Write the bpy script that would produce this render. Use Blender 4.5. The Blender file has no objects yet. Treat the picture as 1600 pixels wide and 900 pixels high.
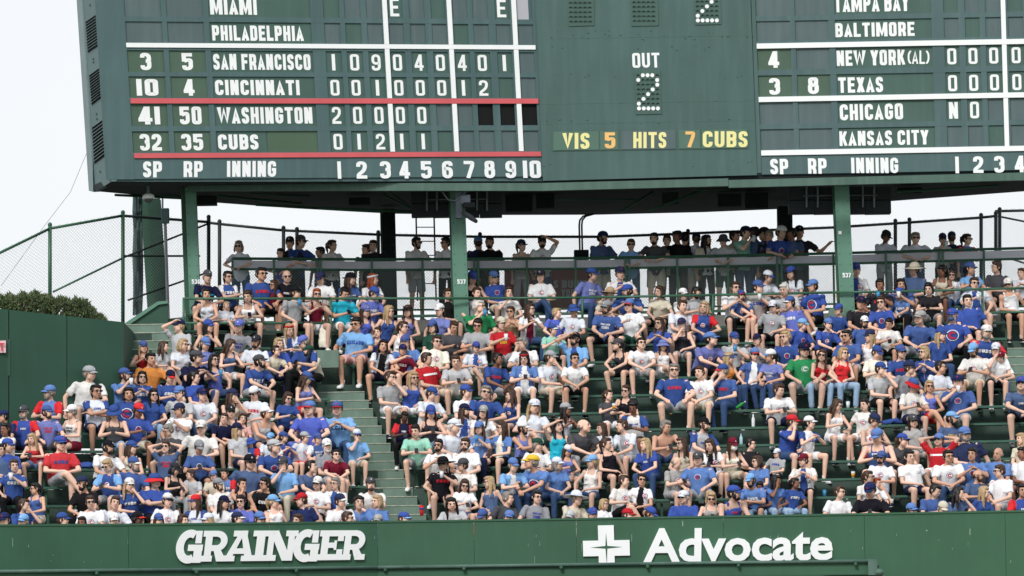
import bpy, bmesh, math, random
import numpy as np
from mathutils import Vector, Matrix, Euler, noise
from mathutils.bvhtree import BVHTree

random.seed(7)
SC = bpy.context.scene
COL = SC.collection

# ------------------------------------------------------------------ camera
CAM_Z = 2.0
PITCH = math.atan(672 / 11850)
ROLL = math.radians(0.95)
FPX = 11850.0
cam_d = bpy.data.cameras.new('camera')
cam = bpy.data.objects.new('camera', cam_d)
COL.objects.link(cam)
cam_d.sensor_width = 36.0
cam_d.lens = 36.0 * FPX / 1600.0
cam_d.clip_start = 1.0
cam_d.clip_end = 6000.0
CAM_M = (Matrix.Translation((0, 0, CAM_Z)) @ Matrix.Rotation(math.pi / 2 + PITCH, 4, 'X')
         @ Matrix.Rotation(-ROLL, 4, 'Z'))
cam.matrix_world = CAM_M
SC.camera = cam
R3 = CAM_M.to_3x3()
R3I = R3.transposed()
C0 = Vector((0, 0, CAM_Z))

# ------------------------------------------------------------------ world: bright overcast sky
SUN_EL, SUN_AZ = math.radians(39), math.radians(200)
w = bpy.data.worlds.new('World')
SC.world = w
w.use_nodes = True
nt = w.node_tree
nt.nodes.clear()
sky = nt.nodes.new('ShaderNodeTexSky')
sky.sky_type = 'NISHITA'
sky.sun_disc = False
sky.sun_elevation = SUN_EL
sky.sun_rotation = SUN_AZ
cl = nt.nodes.new('ShaderNodeTexNoise')
cl.inputs['Scale'].default_value = 5.0
cl.inputs['Detail'].default_value = 5.0
tc = nt.nodes.new('ShaderNodeTexCoord')
rmp = nt.nodes.new('ShaderNodeValToRGB')
rmp.color_ramp.elements[0].position = 0.3
rmp.color_ramp.elements[0].color = (6.5, 6.75, 7.1, 1)
rmp.color_ramp.elements[1].position = 0.7
rmp.color_ramp.elements[1].color = (6.95, 7.1, 7.3, 1)
mx = nt.nodes.new('ShaderNodeMix')
mx.data_type = 'RGBA'
mx.inputs[0].default_value = 0.93
bg = nt.nodes.new('ShaderNodeBackground')
bg.inputs['Strength'].default_value = 0.1
ow = nt.nodes.new('ShaderNodeOutputWorld')
nt.links.new(tc.outputs['Generated'], cl.inputs['Vector'])
nt.links.new(cl.outputs['Fac'], rmp.inputs['Fac'])
nt.links.new(sky.outputs['Color'], mx.inputs[6])
nt.links.new(rmp.outputs['Color'], mx.inputs[7])
nt.links.new(mx.outputs[2], bg.inputs['Color'])
nt.links.new(bg.outputs['Background'], ow.inputs['Surface'])

sun_d = bpy.data.lights.new('sun', 'SUN')
sun_d.energy = 1.75
sun_d.angle = math.radians(16)
sun_d.color = (1.0, 0.96, 0.9)
sun = bpy.data.objects.new('sun', sun_d)
COL.objects.link(sun)
sdir = Vector((math.sin(SUN_AZ) * math.cos(SUN_EL), math.cos(SUN_AZ) * math.cos(SUN_EL), math.sin(SUN_EL)))
sun.rotation_euler = sdir.to_track_quat('Z', 'Y').to_euler()

SC.view_settings.view_transform = 'Standard'
SC.view_settings.look = 'None'
SC.view_settings.exposure = 0.45
SC.view_settings.gamma = 1.0
SC.cycles.max_bounces = 6
SC.cycles.use_denoising = True

# ------------------------------------------------------------------ helpers
def ray(px, py):
    return R3 @ Vector(((px - 800.0) / FPX, -(py - 450.0) / FPX, -1.0))

def at(px, py, Y):
    d = ray(px, py)
    return C0 + d * (Y / d.y)

def on_z(px, py, z):
    d = ray(px, py)
    return C0 + d * ((z - CAM_Z) / d.z)

def proj(p):
    q = R3I @ (Vector(p) - C0)
    return (800 + FPX * q.x / -q.z, 450 - FPX * q.y / -q.z)

def on_plane(px, py, P, N):
    d = ray(px, py)
    return C0 + d * ((P - C0).dot(N) / d.dot(N))

def lin(c):
    return tuple((v / 12.92 if v <= 0.04045 else ((v + 0.055) / 1.055) ** 2.4) for v in c)

def rgb(r, g, b):
    return lin((r / 255, g / 255, b / 255))

MATS = {}
def mat(name, col, rough=0.6, var=0.12, scale=6.0, metal=0.0, bump=0.0, bscale=40.0, streak=0.0, spec=0.4, dirt=None):
    if name in MATS:
        return MATS[name]
    m = bpy.data.materials.new(name)
    m.use_nodes = True
    t = m.node_tree
    b = t.nodes['Principled BSDF']
    b.inputs['Roughness'].default_value = rough
    b.inputs['Metallic'].default_value = metal
    b.inputs['Specular IOR Level'].default_value = spec
    tc = t.nodes.new('ShaderNodeTexCoord')
    n = t.nodes.new('ShaderNodeTexNoise')
    n.inputs['Scale'].default_value = scale
    n.inputs['Detail'].default_value = 4
    t.links.new(tc.outputs['Object'], n.inputs['Vector'])
    r = t.nodes.new('ShaderNodeMapRange')
    r.inputs['From Min'].default_value = 0.3
    r.inputs['From Max'].default_value = 0.7
    r.inputs['To Min'].default_value = 1 - var
    r.inputs['To Max'].default_value = 1 + var
    t.links.new(n.outputs['Fac'], r.inputs['Value'])
    mu = t.nodes.new('ShaderNodeVectorMath')
    mu.operation = 'SCALE'
    mu.inputs[0].default_value = col
    t.links.new(r.outputs['Result'], mu.inputs['Scale'])
    last = mu.outputs['Vector']
    if streak > 0:   # vertical weather streaks
        mp = t.nodes.new('ShaderNodeMapping')
        mp.inputs['Scale'].default_value = (7, 7, 0.5)
        n2 = t.nodes.new('ShaderNodeTexNoise')
        n2.inputs['Scale'].default_value = 1.0
        n2.inputs['Detail'].default_value = 6
        t.links.new(tc.outputs['Object'], mp.inputs['Vector'])
        t.links.new(mp.outputs['Vector'], n2.inputs['Vector'])
        r2 = t.nodes.new('ShaderNodeMapRange')
        r2.inputs['From Min'].default_value = 0.45
        r2.inputs['From Max'].default_value = 0.75
        r2.inputs['To Min'].default_value = 0
        r2.inputs['To Max'].default_value = streak
        t.links.new(n2.outputs['Fac'], r2.inputs['Value'])
        mm = t.nodes.new('ShaderNodeMix')
        mm.data_type = 'RGBA'
        t.links.new(r2.outputs['Result'], mm.inputs[0])
        t.links.new(last, mm.inputs[6])
        dc = dirt or tuple(min(1, c * 1.5 + 0.05) for c in col)
        mm.inputs[7].default_value = (*dc, 1)
        last = mm.outputs[2]
    t.links.new(last, b.inputs['Base Color'])
    if bump > 0:
        n3 = t.nodes.new('ShaderNodeTexNoise')
        n3.inputs['Scale'].default_value = bscale
        n3.inputs['Detail'].default_value = 3
        t.links.new(tc.outputs['Object'], n3.inputs['Vector'])
        bp = t.nodes.new('ShaderNodeBump')
        bp.inputs['Strength'].default_value = bump
        bp.inputs['Distance'].default_value = 0.02
        t.links.new(n3.outputs['Fac'], bp.inputs['Height'])
        t.links.new(bp.outputs['Normal'], b.inputs['Normal'])
    MATS[name] = m
    return m

def link_mesh(name, me, mats, parent=None, smooth=False, loc=None, mw=None):
    o = bpy.data.objects.new(name, me)
    COL.objects.link(o)
    if mats is not None and len(me.materials) == 0:
        for m in (mats if isinstance(mats, (list, tuple)) else [mats]):
            me.materials.append(m)
    if smooth:
        me.polygons.foreach_set('use_smooth', [True] * len(me.polygons))
    if parent is not None:
        o.parent = parent
    if loc is not None:
        o.location = loc
    if mw is not None:
        o.matrix_local = mw
    return o

def bm_obj(name, bm, mats, parent=None, smooth=False, loc=None):
    me = bpy.data.meshes.new(name)
    bm.to_mesh(me)
    bm.free()
    return link_mesh(name, me, mats, parent, smooth, loc)

def empty(name, loc=(0, 0, 0), rz=0.0):
    o = bpy.data.objects.new(name, None)
    o.empty_display_size = 0.2
    o.location = loc
    o.rotation_euler = (0, 0, rz)
    COL.objects.link(o)
    return o

def tag(o, label=None, cat=None, group=None, kind=None):
    if label: o['label'] = label
    if cat: o['category'] = cat
    if group: o['group'] = group
    if kind: o['kind'] = kind
    return o

def quad_prism(bm, q, thick, N, mi=0):
    """q: 4 points (front face), extruded back along -N*thick"""
    f = [bm.verts.new(p) for p in q]
    b = [bm.verts.new(Vector(p) - N * thick) for p in q]
    fs = [bm.faces.new(f), bm.faces.new(list(reversed(b)))]
    n = len(q)
    for i in range(n):
        j = (i + 1) % n
        fs.append(bm.faces.new((f[i], b[i], b[j], f[j])))
    for x in fs:
        x.material_index = mi
    return fs

def box(bm, x0, x1, y0, y1, z0, z1, mi=0):
    vs = [bm.verts.new(p) for p in ((x0, y0, z0), (x1, y0, z0), (x1, y1, z0), (x0, y1, z0),
                                    (x0, y0, z1), (x1, y0, z1), (x1, y1, z1), (x0, y1, z1))]
    for f in ((0, 3, 2, 1), (4, 5, 6, 7), (0, 1, 5, 4), (1, 2, 6, 5), (2, 3, 7, 6), (3, 0, 4, 7)):
        bm.faces.new([vs[i] for i in f]).material_index = mi

def tube(bm, pts, radii, seg=8, mi=0, cap=True, flat=None):
    """loft of rings along pts; radii: number or (ra, rb); flat: vector along which ra is measured"""
    pts = [Vector(p) for p in pts]
    rings = []
    n = len(pts)
    prevu = None
    for i, p in enumerate(pts):
        if i == 0: t = pts[1] - pts[0]
        elif i == n - 1: t = pts[-1] - pts[-2]
        else: t = (pts[i + 1] - pts[i]).normalized() + (pts[i] - pts[i - 1]).normalized()
        t.normalize()
        u = Vector(flat) if flat is not None else (prevu if prevu is not None else (Vector((1, 0, 0)) if abs(t.x) < .8 else Vector((0, 1, 0))))
        u = (u - t * u.dot(t)).normalized()
        prevu = u
        v = t.cross(u)
        r = radii[i] if isinstance(radii, (list, tuple)) else radii
        ra, rb = r if isinstance(r, (list, tuple)) else (r, r)
        rings.append([bm.verts.new(p + u * (ra * math.cos(a)) + v * (rb * math.sin(a)))
                      for a in [2 * math.pi * k / seg for k in range(seg)]])
    for i in range(n - 1):
        for k in range(seg):
            f = bm.faces.new((rings[i][k], rings[i][(k + 1) % seg], rings[i + 1][(k + 1) % seg], rings[i + 1][k]))
            f.material_index = mi
    if cap:
        bm.faces.new(list(reversed(rings[0]))).material_index = mi
        bm.faces.new(rings[-1]).material_index = mi

def capsule(bm, a, b, ra, rb, seg=10, flat=None):
    """tapered limb with rounded ends"""
    a, b = Vector(a), Vector(b)
    d = (b - a)
    L = d.length or 1e-4
    d.normalize()
    pts, rr = [], []
    for s in (-0.9, -0.5):
        pts.append(a + d * (ra * s)); rr.append(ra * math.sqrt(1 - s * s))
    for s in (0, .25, .5, .75, 1):
        pts.append(a + d * (L * s)); rr.append(ra + (rb - ra) * s)
    for s in (0.5, 0.9):
        pts.append(b + d * (rb * s)); rr.append(rb * math.sqrt(1 - s * s))
    tube(bm, pts, rr, seg, flat=flat)

def ellipsoid(bm, c, r, M=None, seg=14, rings=9, mi=0):
    rs = []
    top = Vector((0, 0, 1)); bot = Vector((0, 0, -1))
    M = M or Matrix.Identity(3)
    c = Vector(c)
    def P(v): return c + M @ Vector((v.x * r[0], v.y * r[1], v.z * r[2]))
    vt = bm.verts.new(P(top)); vb = bm.verts.new(P(bot))
    for i in range(1, rings):
        th = math.pi * i / rings
        rs.append([bm.verts.new(P(Vector((math.sin(th) * math.cos(a), math.sin(th) * math.sin(a), math.cos(th)))))
                   for a in [2 * math.pi * k / seg for k in range(seg)]])
    for k in range(seg):
        j = (k + 1) % seg
        bm.faces.new((vt, rs[0][k], rs[0][j])).material_index = mi
        bm.faces.new((vb, rs[-1][j], rs[-1][k])).material_index = mi
        for i in range(rings - 2):
            bm.faces.new((rs[i][k], rs[i + 1][k], rs[i + 1][j], rs[i][j])).material_index = mi

WORK = bpy.data.scenes.new('workbench')      # empty side scene: shapes are fused there, then it is removed
def evaluated(o):
    WORK.collection.objects.link(o)
    with bpy.context.temp_override(scene=WORK, view_layer=WORK.view_layers[0]):
        dg = bpy.context.evaluated_depsgraph_get()
        dg.update()
        me = bpy.data.meshes.new_from_object(o.evaluated_get(dg))
    return me

# ---- sign-painter's narrow block capitals, drawn as brush strokes
def rounded(p, r, closed=False):
    out = []
    n = len(p)
    for i in range(n):
        if not closed and i in (0, n - 1):
            out.append(p[i]); continue
        a, b, c = p[i - 1], p[i], p[(i + 1) % n]
        la = math.hypot(a[0] - b[0], a[1] - b[1]); lc = math.hypot(c[0] - b[0], c[1] - b[1])
        q = min(r, la * .499, lc * .499)
        s0 = (b[0] + (a[0] - b[0]) / la * q, b[1] + (a[1] - b[1]) / la * q)
        s1 = (b[0] + (c[0] - b[0]) / lc * q, b[1] + (c[1] - b[1]) / lc * q)
        for k in range(5):
            t = k / 4
            out.append(((1 - t) ** 2 * s0[0] + 2 * t * (1 - t) * b[0] * .9 + 2 * t * (1 - t) * (s0[0] + s1[0]) / 2 * .1 + t * t * s1[0],
                        (1 - t) ** 2 * s0[1] + 2 * t * (1 - t) * b[1] * .9 + 2 * t * (1 - t) * (s0[1] + s1[1]) / 2 * .1 + t * t * s1[1]))
    return out

def thick(p, t, closed, V, F):
    n = len(p)
    base = len(V)
    for i in range(n):
        a = p[i - 1] if (closed or i > 0) else None
        c = p[(i + 1) % n] if (closed or i < n - 1) else None
        b = p[i]
        d1 = ((b[0] - a[0]), (b[1] - a[1])) if a else None
        d2 = ((c[0] - b[0]), (c[1] - b[1])) if c else None
        def nm(d):
            L = math.hypot(*d) or 1e-6
            return (-d[1] / L, d[0] / L)
        n1 = nm(d1) if d1 else nm(d2); n2 = nm(d2) if d2 else n1
        m = (n1[0] + n2[0], n1[1] + n2[1]); L = math.hypot(*m) or 1e-6
        m = (m[0] / L, m[1] / L)
        k = t / 2 / max(.5, m[0] * n1[0] + m[1] * n1[1])
        V.append((b[0] + m[0] * k, b[1] + m[1] * k)); V.append((b[0] - m[0] * k, b[1] - m[1] * k))
    for i in range(n if closed else n - 1):
        j = (i + 1) % n
        F.append((base + 2 * i, base + 2 * i + 1, base + 2 * j + 1, base + 2 * j))

def block_glyph(ch, t):
    W = .50
    if ch == 'I': W = t
    elif ch in 'MW': W = .72 if ch == 'M' else .78
    elif ch in '()': W = .26
    elif ch == "'": W = t * .8
    elif ch in 'JLEFS': W = .46
    L, R, B, T, C = t / 2, W - t / 2, t / 2, 1 - t / 2, W / 2
    M = .5
    r = .26
    P = []      # (points, closed)
    a = lambda *p, rr=0, cl=False: P.append((rounded(list(p), rr, cl) if rr else list(p), cl))
    if ch in 'O0': a((L, M), (L, T), (C, T), (R, T), (R, M), (R, B), (C, B), (L, B), rr=r, cl=True)
    elif ch == 'C': a((R, .66), (R, T), (L, T), (L, B), (R, B), (R, .34), rr=r)
    elif ch == 'G': a((R, .66), (R, T), (L, T), (L, B), (R, B), (R, .5), rr=r); a((C, .46), (W, .46))
    elif ch == 'S': a((R, .70), (R, T), (L, T), (L, .54), (R, .46), (R, B), (L, B), (L, .30), rr=r)
    elif ch == 'U': a((L, 1), (L, B), (R, B), (R, 1), rr=r)
    elif ch == 'D': a((L, 0), (L, 1)); a((t, T), (R, T), (R, B), (t, B), rr=r)
    elif ch in 'PR':
        a((L, 0), (L, 1)); a((t, T), (R, T), (R, .44), (t, .44), rr=.2)
        if ch == 'R': a((C, .42), (R - .01, .3), (R, 0), rr=.08)
    elif ch == 'B': a((L, 0), (L, 1)); a((t, T), (R, T), (R, .5), (t, .52), rr=.2); a((t, .5), (R, .5), (R, B), (t, B), rr=.2)
    elif ch == 'E': a((L, 0), (L, 1)); a((t, T), (W, T)); a((t, B), (W, B)); a((t, .51), (W * .9, .51))
    elif ch == 'F': a((L, 0), (L, 1)); a((t, T), (W, T)); a((t, .5), (W * .9, .5))
    elif ch == 'H': a((L, 0), (L, 1)); a((R, 0), (R, 1)); a((t, M), (W - t, M))
    elif ch == 'I': a((L, 0), (L, 1))
    elif ch == 'K': a((L, 0), (L, 1)); a((t, .42), (R + .02, 1)); a((C * .95, .6), (R + .03, 0))
    elif ch == 'L': a((L, 0), (L, 1)); a((t, B), (W, B))
    elif ch == 'M': a((L, 0), (L, 1)); a((R, 0), (R, 1)); a((L + .03, .97), (C, .12), (R - .03, .97))
    elif ch == 'N': a((L, 0), (L, 1)); a((R, 0), (R, 1)); a((L + .02, .96), (R - .02, .04))
    elif ch == 'T': a((0, T), (W, T)); a((C, 0), (C, 1 - t))
    elif ch == 'A': a((L - .02, 0), (C, .97), (R + .02, 0)); a((L + .06, .27), (R - .06, .27))
    elif ch == 'V': a((L - .02, 1), (C, .04), (R + .02, 1))
    elif ch == 'W': a((L - .02, 1), (W * .28, .04), (C, .92), (W * .72, .04), (R + .02, 1))
    elif ch == 'X': a((L, 0), (R, 1)); a((L, 1), (R, 0))
    elif ch == 'Y': a((L - .02, 1), (C, .45)); a((R + .02, 1), (C, .45)); a((C, 0), (C, .48))
    elif ch == '1': a((C, 0), (C, 1))
    elif ch == '2': a((L, .68), (L, T), (R, T), (R, .52), (L, .22), (L, B), rr=.2); a((L - t / 2, B), (W, B))
    elif ch == '3': a((L, .72), (L, T), (R, T), (R, .52), (C, .52), rr=.2); a((C, .52), (R, .52), (R, B), (L, B), (L, .28), rr=.2)
    elif ch == '4': a((R - .06, 0), (R - .06, 1)); a((R - .08, .97), (L, .30)); a((0, .26), (W + .02, .26))
    elif ch == '5': a((W * .96, T), (L, T), (L, .5)); a((L, .53), (C, .60), (R, .60), (R, B), (L, B), (L, .28), rr=.2)
    elif ch == '6': a((R, .72), (R, T), (L, T), (L, B), (R, B), (R, .56), (L, .56), rr=.22)
    elif ch == '7': a((0, T), (R, T), (R - .01, .72), (C - .06, 0), rr=.05)
    elif ch == '8': a((C, T), (L + .02, T), (L + .02, .53), (R - .02, .53), (R - .02, T), rr=.2, cl=True); a((C, .53), (L, .53), (L, B), (R, B), (R, .53), rr=.2, cl=True)
    elif ch == '9': a((L, .28), (L, B), (R, B), (R, T), (L, T), (L, .44), (R, .44), rr=.22)
    elif ch == '(': a((W, 1), (L, .75), (L, .25), (W, 0), rr=.2)
    elif ch == ')': a((0, 1), (R, .75), (R, .25), (0, 0), rr=.2)
    elif ch == "'": a((L, .7), (L, 1))
    V, F = [], []
    if ch in 'AVWXYM' and t > .16: t *= 1.12
    if ch == 'W' and t > .16: t *= 1.1
    for p, c in P: thick(p, t, c, V, F)
    return V, F, W

BTX = {}
def block_text(s, t=.2, gap=.11):
    k = (s, t)
    if k in BTX: return BTX[k]
    V, F, x = [], [], 0.0
    for ch in s:
        if ch == ' ': x += .26; continue
        v, f, W = block_glyph(ch, t)
        b = len(V)
        V += [(p[0] + x, p[1]) for p in v]; F += [tuple(i + b for i in q) for q in f]
        x += W + gap
    v = np.array(V)
    v[:, 1] = np.clip(v[:, 1], 0, 1)
    v[:, 0] = (v[:, 0] - v[:, 0].min()) / (v[:, 0].max() - v[:, 0].min())
    BTX[k] = (v, F)
    return BTX[k]

TXT = {}
def text_geo(s, bold=0.02, font=None, space=1.0):
    """outline of a word as triangles, scaled to the unit box"""
    k = (s, bold, space)
    if k in TXT: return TXT[k]
    cu = bpy.data.curves.new('t', 'FONT')
    cu.body = s
    cu.offset = bold
    cu.resolution_u = 3
    cu.space_character = space
    o = bpy.data.objects.new('t', cu)
    me = evaluated(o)
    v = np.array([x.co[:2] for x in me.vertices])
    f = [tuple(p.vertices) for p in me.polygons]
    bpy.data.objects.remove(o); bpy.data.curves.remove(cu); bpy.data.meshes.remove(me)
    v = (v - v.min(0)) / (v.max(0) - v.min(0))
    TXT[k] = (v, f)
    return TXT[k]

# ------------------------------------------------------------------ terrain of the stand
def bend(X):
    return .45 * min(0.0, X + 2.6)
RISE, TREAD = .381, .75
def rowY(k, X): return 150.0 + TREAD * k + bend(X)
def seatZ(k): return CAM_Z + 3.91 + RISE * k
def floorZ(k): return seatZ(k) - .43
def XatRow(px, py, k):
    X = 0
    for _ in range(6):
        X = at(px, py, rowY(k, X)).x
    return X

M_riser = mat('dark_green_concrete', rgb(58, 78, 70), .8, .22, 1.5, bump=.3, streak=.15)
M_tread = mat('green_tread', rgb(62, 88, 76), .8, .2, 2, bump=.3)
M_bench = mat('bench_green', rgb(62, 98, 84), .45, .15, 3, bump=.1)
M_step = mat('stair_green', rgb(104, 126, 114), .8, .14, 2.0, bump=.3, streak=.25)
M_nose = mat('worn_nosing', rgb(168, 172, 158), .8, .3, 9)
M_wall = mat('outfield_wall_green', rgb(52, 93, 70), .55, .12, .6, bump=.08, bscale=6, streak=.14, dirt=rgb(70, 110, 90))
M_wall2 = mat('side_wall_green', rgb(41, 77, 62), .6, .12, .6, bump=.05, bscale=5, streak=.10, dirt=rgb(62, 98, 84))
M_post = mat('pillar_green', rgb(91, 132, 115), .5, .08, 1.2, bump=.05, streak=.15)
M_postd = mat('pillar_shade_and_fitting_green', rgb(46, 84, 66), .6, .1, 1.5)  # darker pillar green: painted-in shade on pillar sides, plain colour on fittings
M_rail = mat('rail_green', rgb(59, 101, 80), .4, .08, 3)
M_black = mat('fence_black', rgb(38, 46, 46), .5, .1, 4)
M_wire = mat('fence_wire', rgb(150, 160, 162), .5, .05, 4)
M_wireg = mat('fence_wire_green', rgb(150, 164, 160), .5, .05, 4)
M_board = mat('scoreboard_green', rgb(73, 98, 100), .6, .08, .8, bump=.15, bscale=5, streak=.3, dirt=rgb(102, 124, 126))
M_center = mat('scoreboard_green_center', rgb(68, 95, 92), .6, .09, .9, bump=.15, bscale=4, streak=.3, dirt=rgb(94, 120, 118))
M_side = mat('scoreboard_side_green', rgb(91, 117, 117), .6, .06, .8, streak=.15)
M_cellg = mat('panel_green', rgb(72, 96, 81), .6, .07, 1.5, streak=.12)
M_cellt = mat('panel_teal', rgb(66, 94, 87), .6, .07, 1.5, streak=.15)
M_celle = mat('panel_grey', rgb(81, 98, 101), .6, .07, 1.5, streak=.25)
M_celly = mat('panel_olive', rgb(75, 98, 79), .6, .06, 1.5)
M_white = mat('sign_white', rgb(240, 242, 244), .6, .02, 2)
M_red = mat('sign_red', rgb(206, 92, 98), .6, .07, 2)
M_yel = mat('sign_yellow', rgb(236, 228, 160), .6, .04, 2)
M_org = mat('sign_orange', rgb(238, 188, 116), .6, .06, 2)
M_pink = mat('panel_pale', rgb(176, 176, 184), .6, .05, 2)
M_dark = mat('black_opening', rgb(10, 12, 13), .9, 0)
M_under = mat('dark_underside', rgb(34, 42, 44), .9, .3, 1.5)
M_steel = mat('dull_steel', rgb(110, 118, 120), .4, .1, 6, metal=.4)
M_box = mat('speaker_black', rgb(40, 44, 50), .7, .12, 3)
M_fasc = mat('fascia_green', rgb(73, 100, 91), .55, .08, 1.2, streak=.3)
M_panelg = mat('rail_panel_grey', rgb(232, 232, 238), .5, .05, 3)
M_soil = mat('brown_soil', rgb(88, 66, 48), .9, .3, 3)
M_grass = mat('mown_grass', (.07, .12, .05), .9, .25, .8, bump=.4)
M_banner = mat('banner_red', rgb(150, 48, 50), .7, .1, 2)
M_grey = mat('banner_letter_grey', rgb(205, 200, 200), .7, .05, 2)
M_vent = mat('louvre_slat', rgb(74, 98, 98), .6, .08, 4)

def make_translucent(m, f):
    t = m.node_tree
    b = t.nodes['Principled BSDF']; o = t.nodes['Material Output']
    tr = t.nodes.new('ShaderNodeBsdfTranslucent'); tr.inputs['Color'].default_value = (.85, .86, .9, 1)
    mx_ = t.nodes.new('ShaderNodeMixShader'); mx_.inputs[0].default_value = f
    t.links.new(b.outputs[0], mx_.inputs[1]); t.links.new(tr.outputs[0], mx_.inputs[2]); t.links.new(mx_.outputs[0], o.inputs['Surface'])
make_translucent(M_panelg, .55)
NY = Vector((0, -1, 0))

# field and ground
bm = bmesh.new()
vs = [bm.verts.new(p) for p in ((-900, -300, 0), (900, -300, 0), (900, 146.5, 0), (-900, 146.5, 0))]
bm.faces.new(vs)
tag(bm_obj('field', bm, M_grass), kind='structure')
bm = bmesh.new()
bm.faces.new([bm.verts.new(p) for p in ((-900, 140, .004), (900, 140, .004), (900, 146.4, .004), (-900, 146.4, .004))])
tag(bm_obj('warning_track', bm, mat('track_dirt', rgb(150, 118, 92), .95, .15, .5)), kind='structure')
bm = bmesh.new()
vs = [bm.verts.new(p) for p in ((-3000, 146.5, -.004), (3000, 146.5, -.004), (3000, 5000, -.004), (-3000, 5000, -.004))]
bm.faces.new(vs)
tag(bm_obj('ground', bm, mat('asphalt', (.06, .06, .06), .9, .2, .2)), kind='structure')

# aisle centre lines (world X as a function of the row)
def aisle_x(k):      # right edge, left edge of the main aisle
    y = proj((0, rowY(k, -2.6), floorZ(k)))[1]
    xr = 551 + (y - 573) * .5
    xl = xr - 74
    return at(xl, y, rowY(k, -2.6)).x, at(xr, y, rowY(k, -2.6)).x
def aisle2_x(k):     # upper left aisle
    return XatRow(194, 560, k), XatRow(214 if k <= 9 else 291, 560, k)
def aisle3_x(k):
    return XatRow(1572, 560, k), XatRow(1680, 560, k)

def xs_between(x0, x1, step=1.6):
    n = max(1, int(math.ceil((x1 - x0) / step)))
    L = [x0 + (x1 - x0) * i / n for i in range(n + 1)]
    if x0 < -2.6 < x1: L.append(-2.6)
    return sorted(set(L))

def strip_box(bm, x0, x1, yo0, yo1, k, z0, z1):
    """long box following the bend of the stand"""
    xs = xs_between(x0, x1)
    prev = None
    for x in xs:
        ya, yb = rowY(k, x) + yo0, rowY(k, x) + yo1
        r = [bm.verts.new(p) for p in ((x, ya, z0), (x, yb, z0), (x, yb, z1), (x, ya, z1))]
        if prev:
            for i in range(4):
                j = (i + 1) % 4
                bm.faces.new((prev[i], prev[j], r[j], r[i]))
        else:
            bm.faces.new(r)
        prev = r
    bm.faces.new(list(reversed(prev)))

KMIN, KMAX = -2, 12
XL_ALL, XR_ALL = -14.0, 13.5
terr = empty('terrace')
tag(terr, kind='structure')
sections = {}
for k in range(KMIN, KMAX + 1):
    al, ar = aisle_x(k)
    left0 = XL_ALL if k < 6 else aisle2_x(k)[1]
    right1 = XR_ALL if not (7 <= k <= 10) else aisle3_x(k)[0]
    segs = []
    if k <= 8: segs = [('left', left0, al), ('right', ar, right1)]
    else: segs = [('left', left0, al + .05 if k < 11 else al + .4), ('right', al + .75, right1)]
    sections[k] = segs
    bm = bmesh.new()
    for _, a, b in [('', XL_ALL if k < 6 else XatRow(194, 560, k), XR_ALL)]:
        strip_box(bm, a, b, -.40, .346, k, floorZ(k) - 1.2, floorZ(k))
    bm_obj('tread', bm, M_riser if k % 2 else M_riser, terr)
    # extra riser of the deck side handled by the next row

ORD = ['lowest', 'second', 'third', 'fourth', 'fifth', 'sixth', 'seventh', 'eighth', 'ninth', 'tenth', 'eleventh', 'twelfth', 'thirteenth', 'fourteenth', 'fifteenth']
for k in range(KMIN, KMAX + 1):
    for side, a, b in sections[k]:
        t = empty('bench', ((a + b) / 2, rowY(k, (a + b) / 2), floorZ(k)))
        tag(t, f"long green bleacher bench, {ORD[k - KMIN]} row up, {side} of the main aisle", 'bench', 'green bleacher benches')
        bm = bmesh.new()
        strip_box(bm, a, b, -.15, -.02, k, seatZ(k) - .045, seatZ(k))
        o = bm_obj('plank', bm, M_bench, t); o.matrix_parent_inverse = Matrix.Translation(-Vector(t.location))
        bm = bmesh.new()
        strip_box(bm, a, b, .0, .13, k, seatZ(k) - .045, seatZ(k))
        o = bm_obj('plank', bm, M_bench, t); o.matrix_parent_inverse = Matrix.Translation(-Vector(t.location))
        n = int((b - a) / 1.5)
        for i in range(n + 1):
            x = a + .08 + (b - a - .16) * i / max(n, 1)
            y = rowY(k, x)
            bm = bmesh.new()
            box(bm, x - .025, x + .025, y - .03, y + .05, floorZ(k), seatZ(k) - .08)
            box(bm, x - .03, x + .03, y - .13, y + .11, seatZ(k) - .08, seatZ(k) - .045)
            o = bm_obj('bracket', bm, M_postd, t); o.matrix_parent_inverse = Matrix.Translation(-Vector(t.location))

# stairs
def stairs(fn, k0, k1, name_label):
    st = empty('aisle_stairs'); tag(st, kind='structure')
    for k in range(k0, k1 + 1):
        for h in (0, 1):
            xl, xr = fn(k)
            if h:
                xl2, xr2 = fn(k + 1)
                xl, xr = (xl + xl2) / 2, (xr + xr2) / 2
            z = floorZ(k) + RISE / 2 * h
            xm = (xl + xr) / 2
            y0 = rowY(k, xm) - .42 + h * .37
            bm = bmesh.new()
            box(bm, xl, xr, y0, y0 + .75, z - .9, z + .012)
            s = bm_obj('stair_step', bm, M_step, st)
            bm = bmesh.new()
            box(bm, xl, xr, y0 - .012, y0 + .03, z + .012, z + .028)
            bm_obj('nosing', bm, M_nose, s)
stairs(aisle_x, -2, 8, '')
stairs(aisle2_x, 6, 12, '')
stairs(aisle3_x, 7, 10, '')

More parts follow.
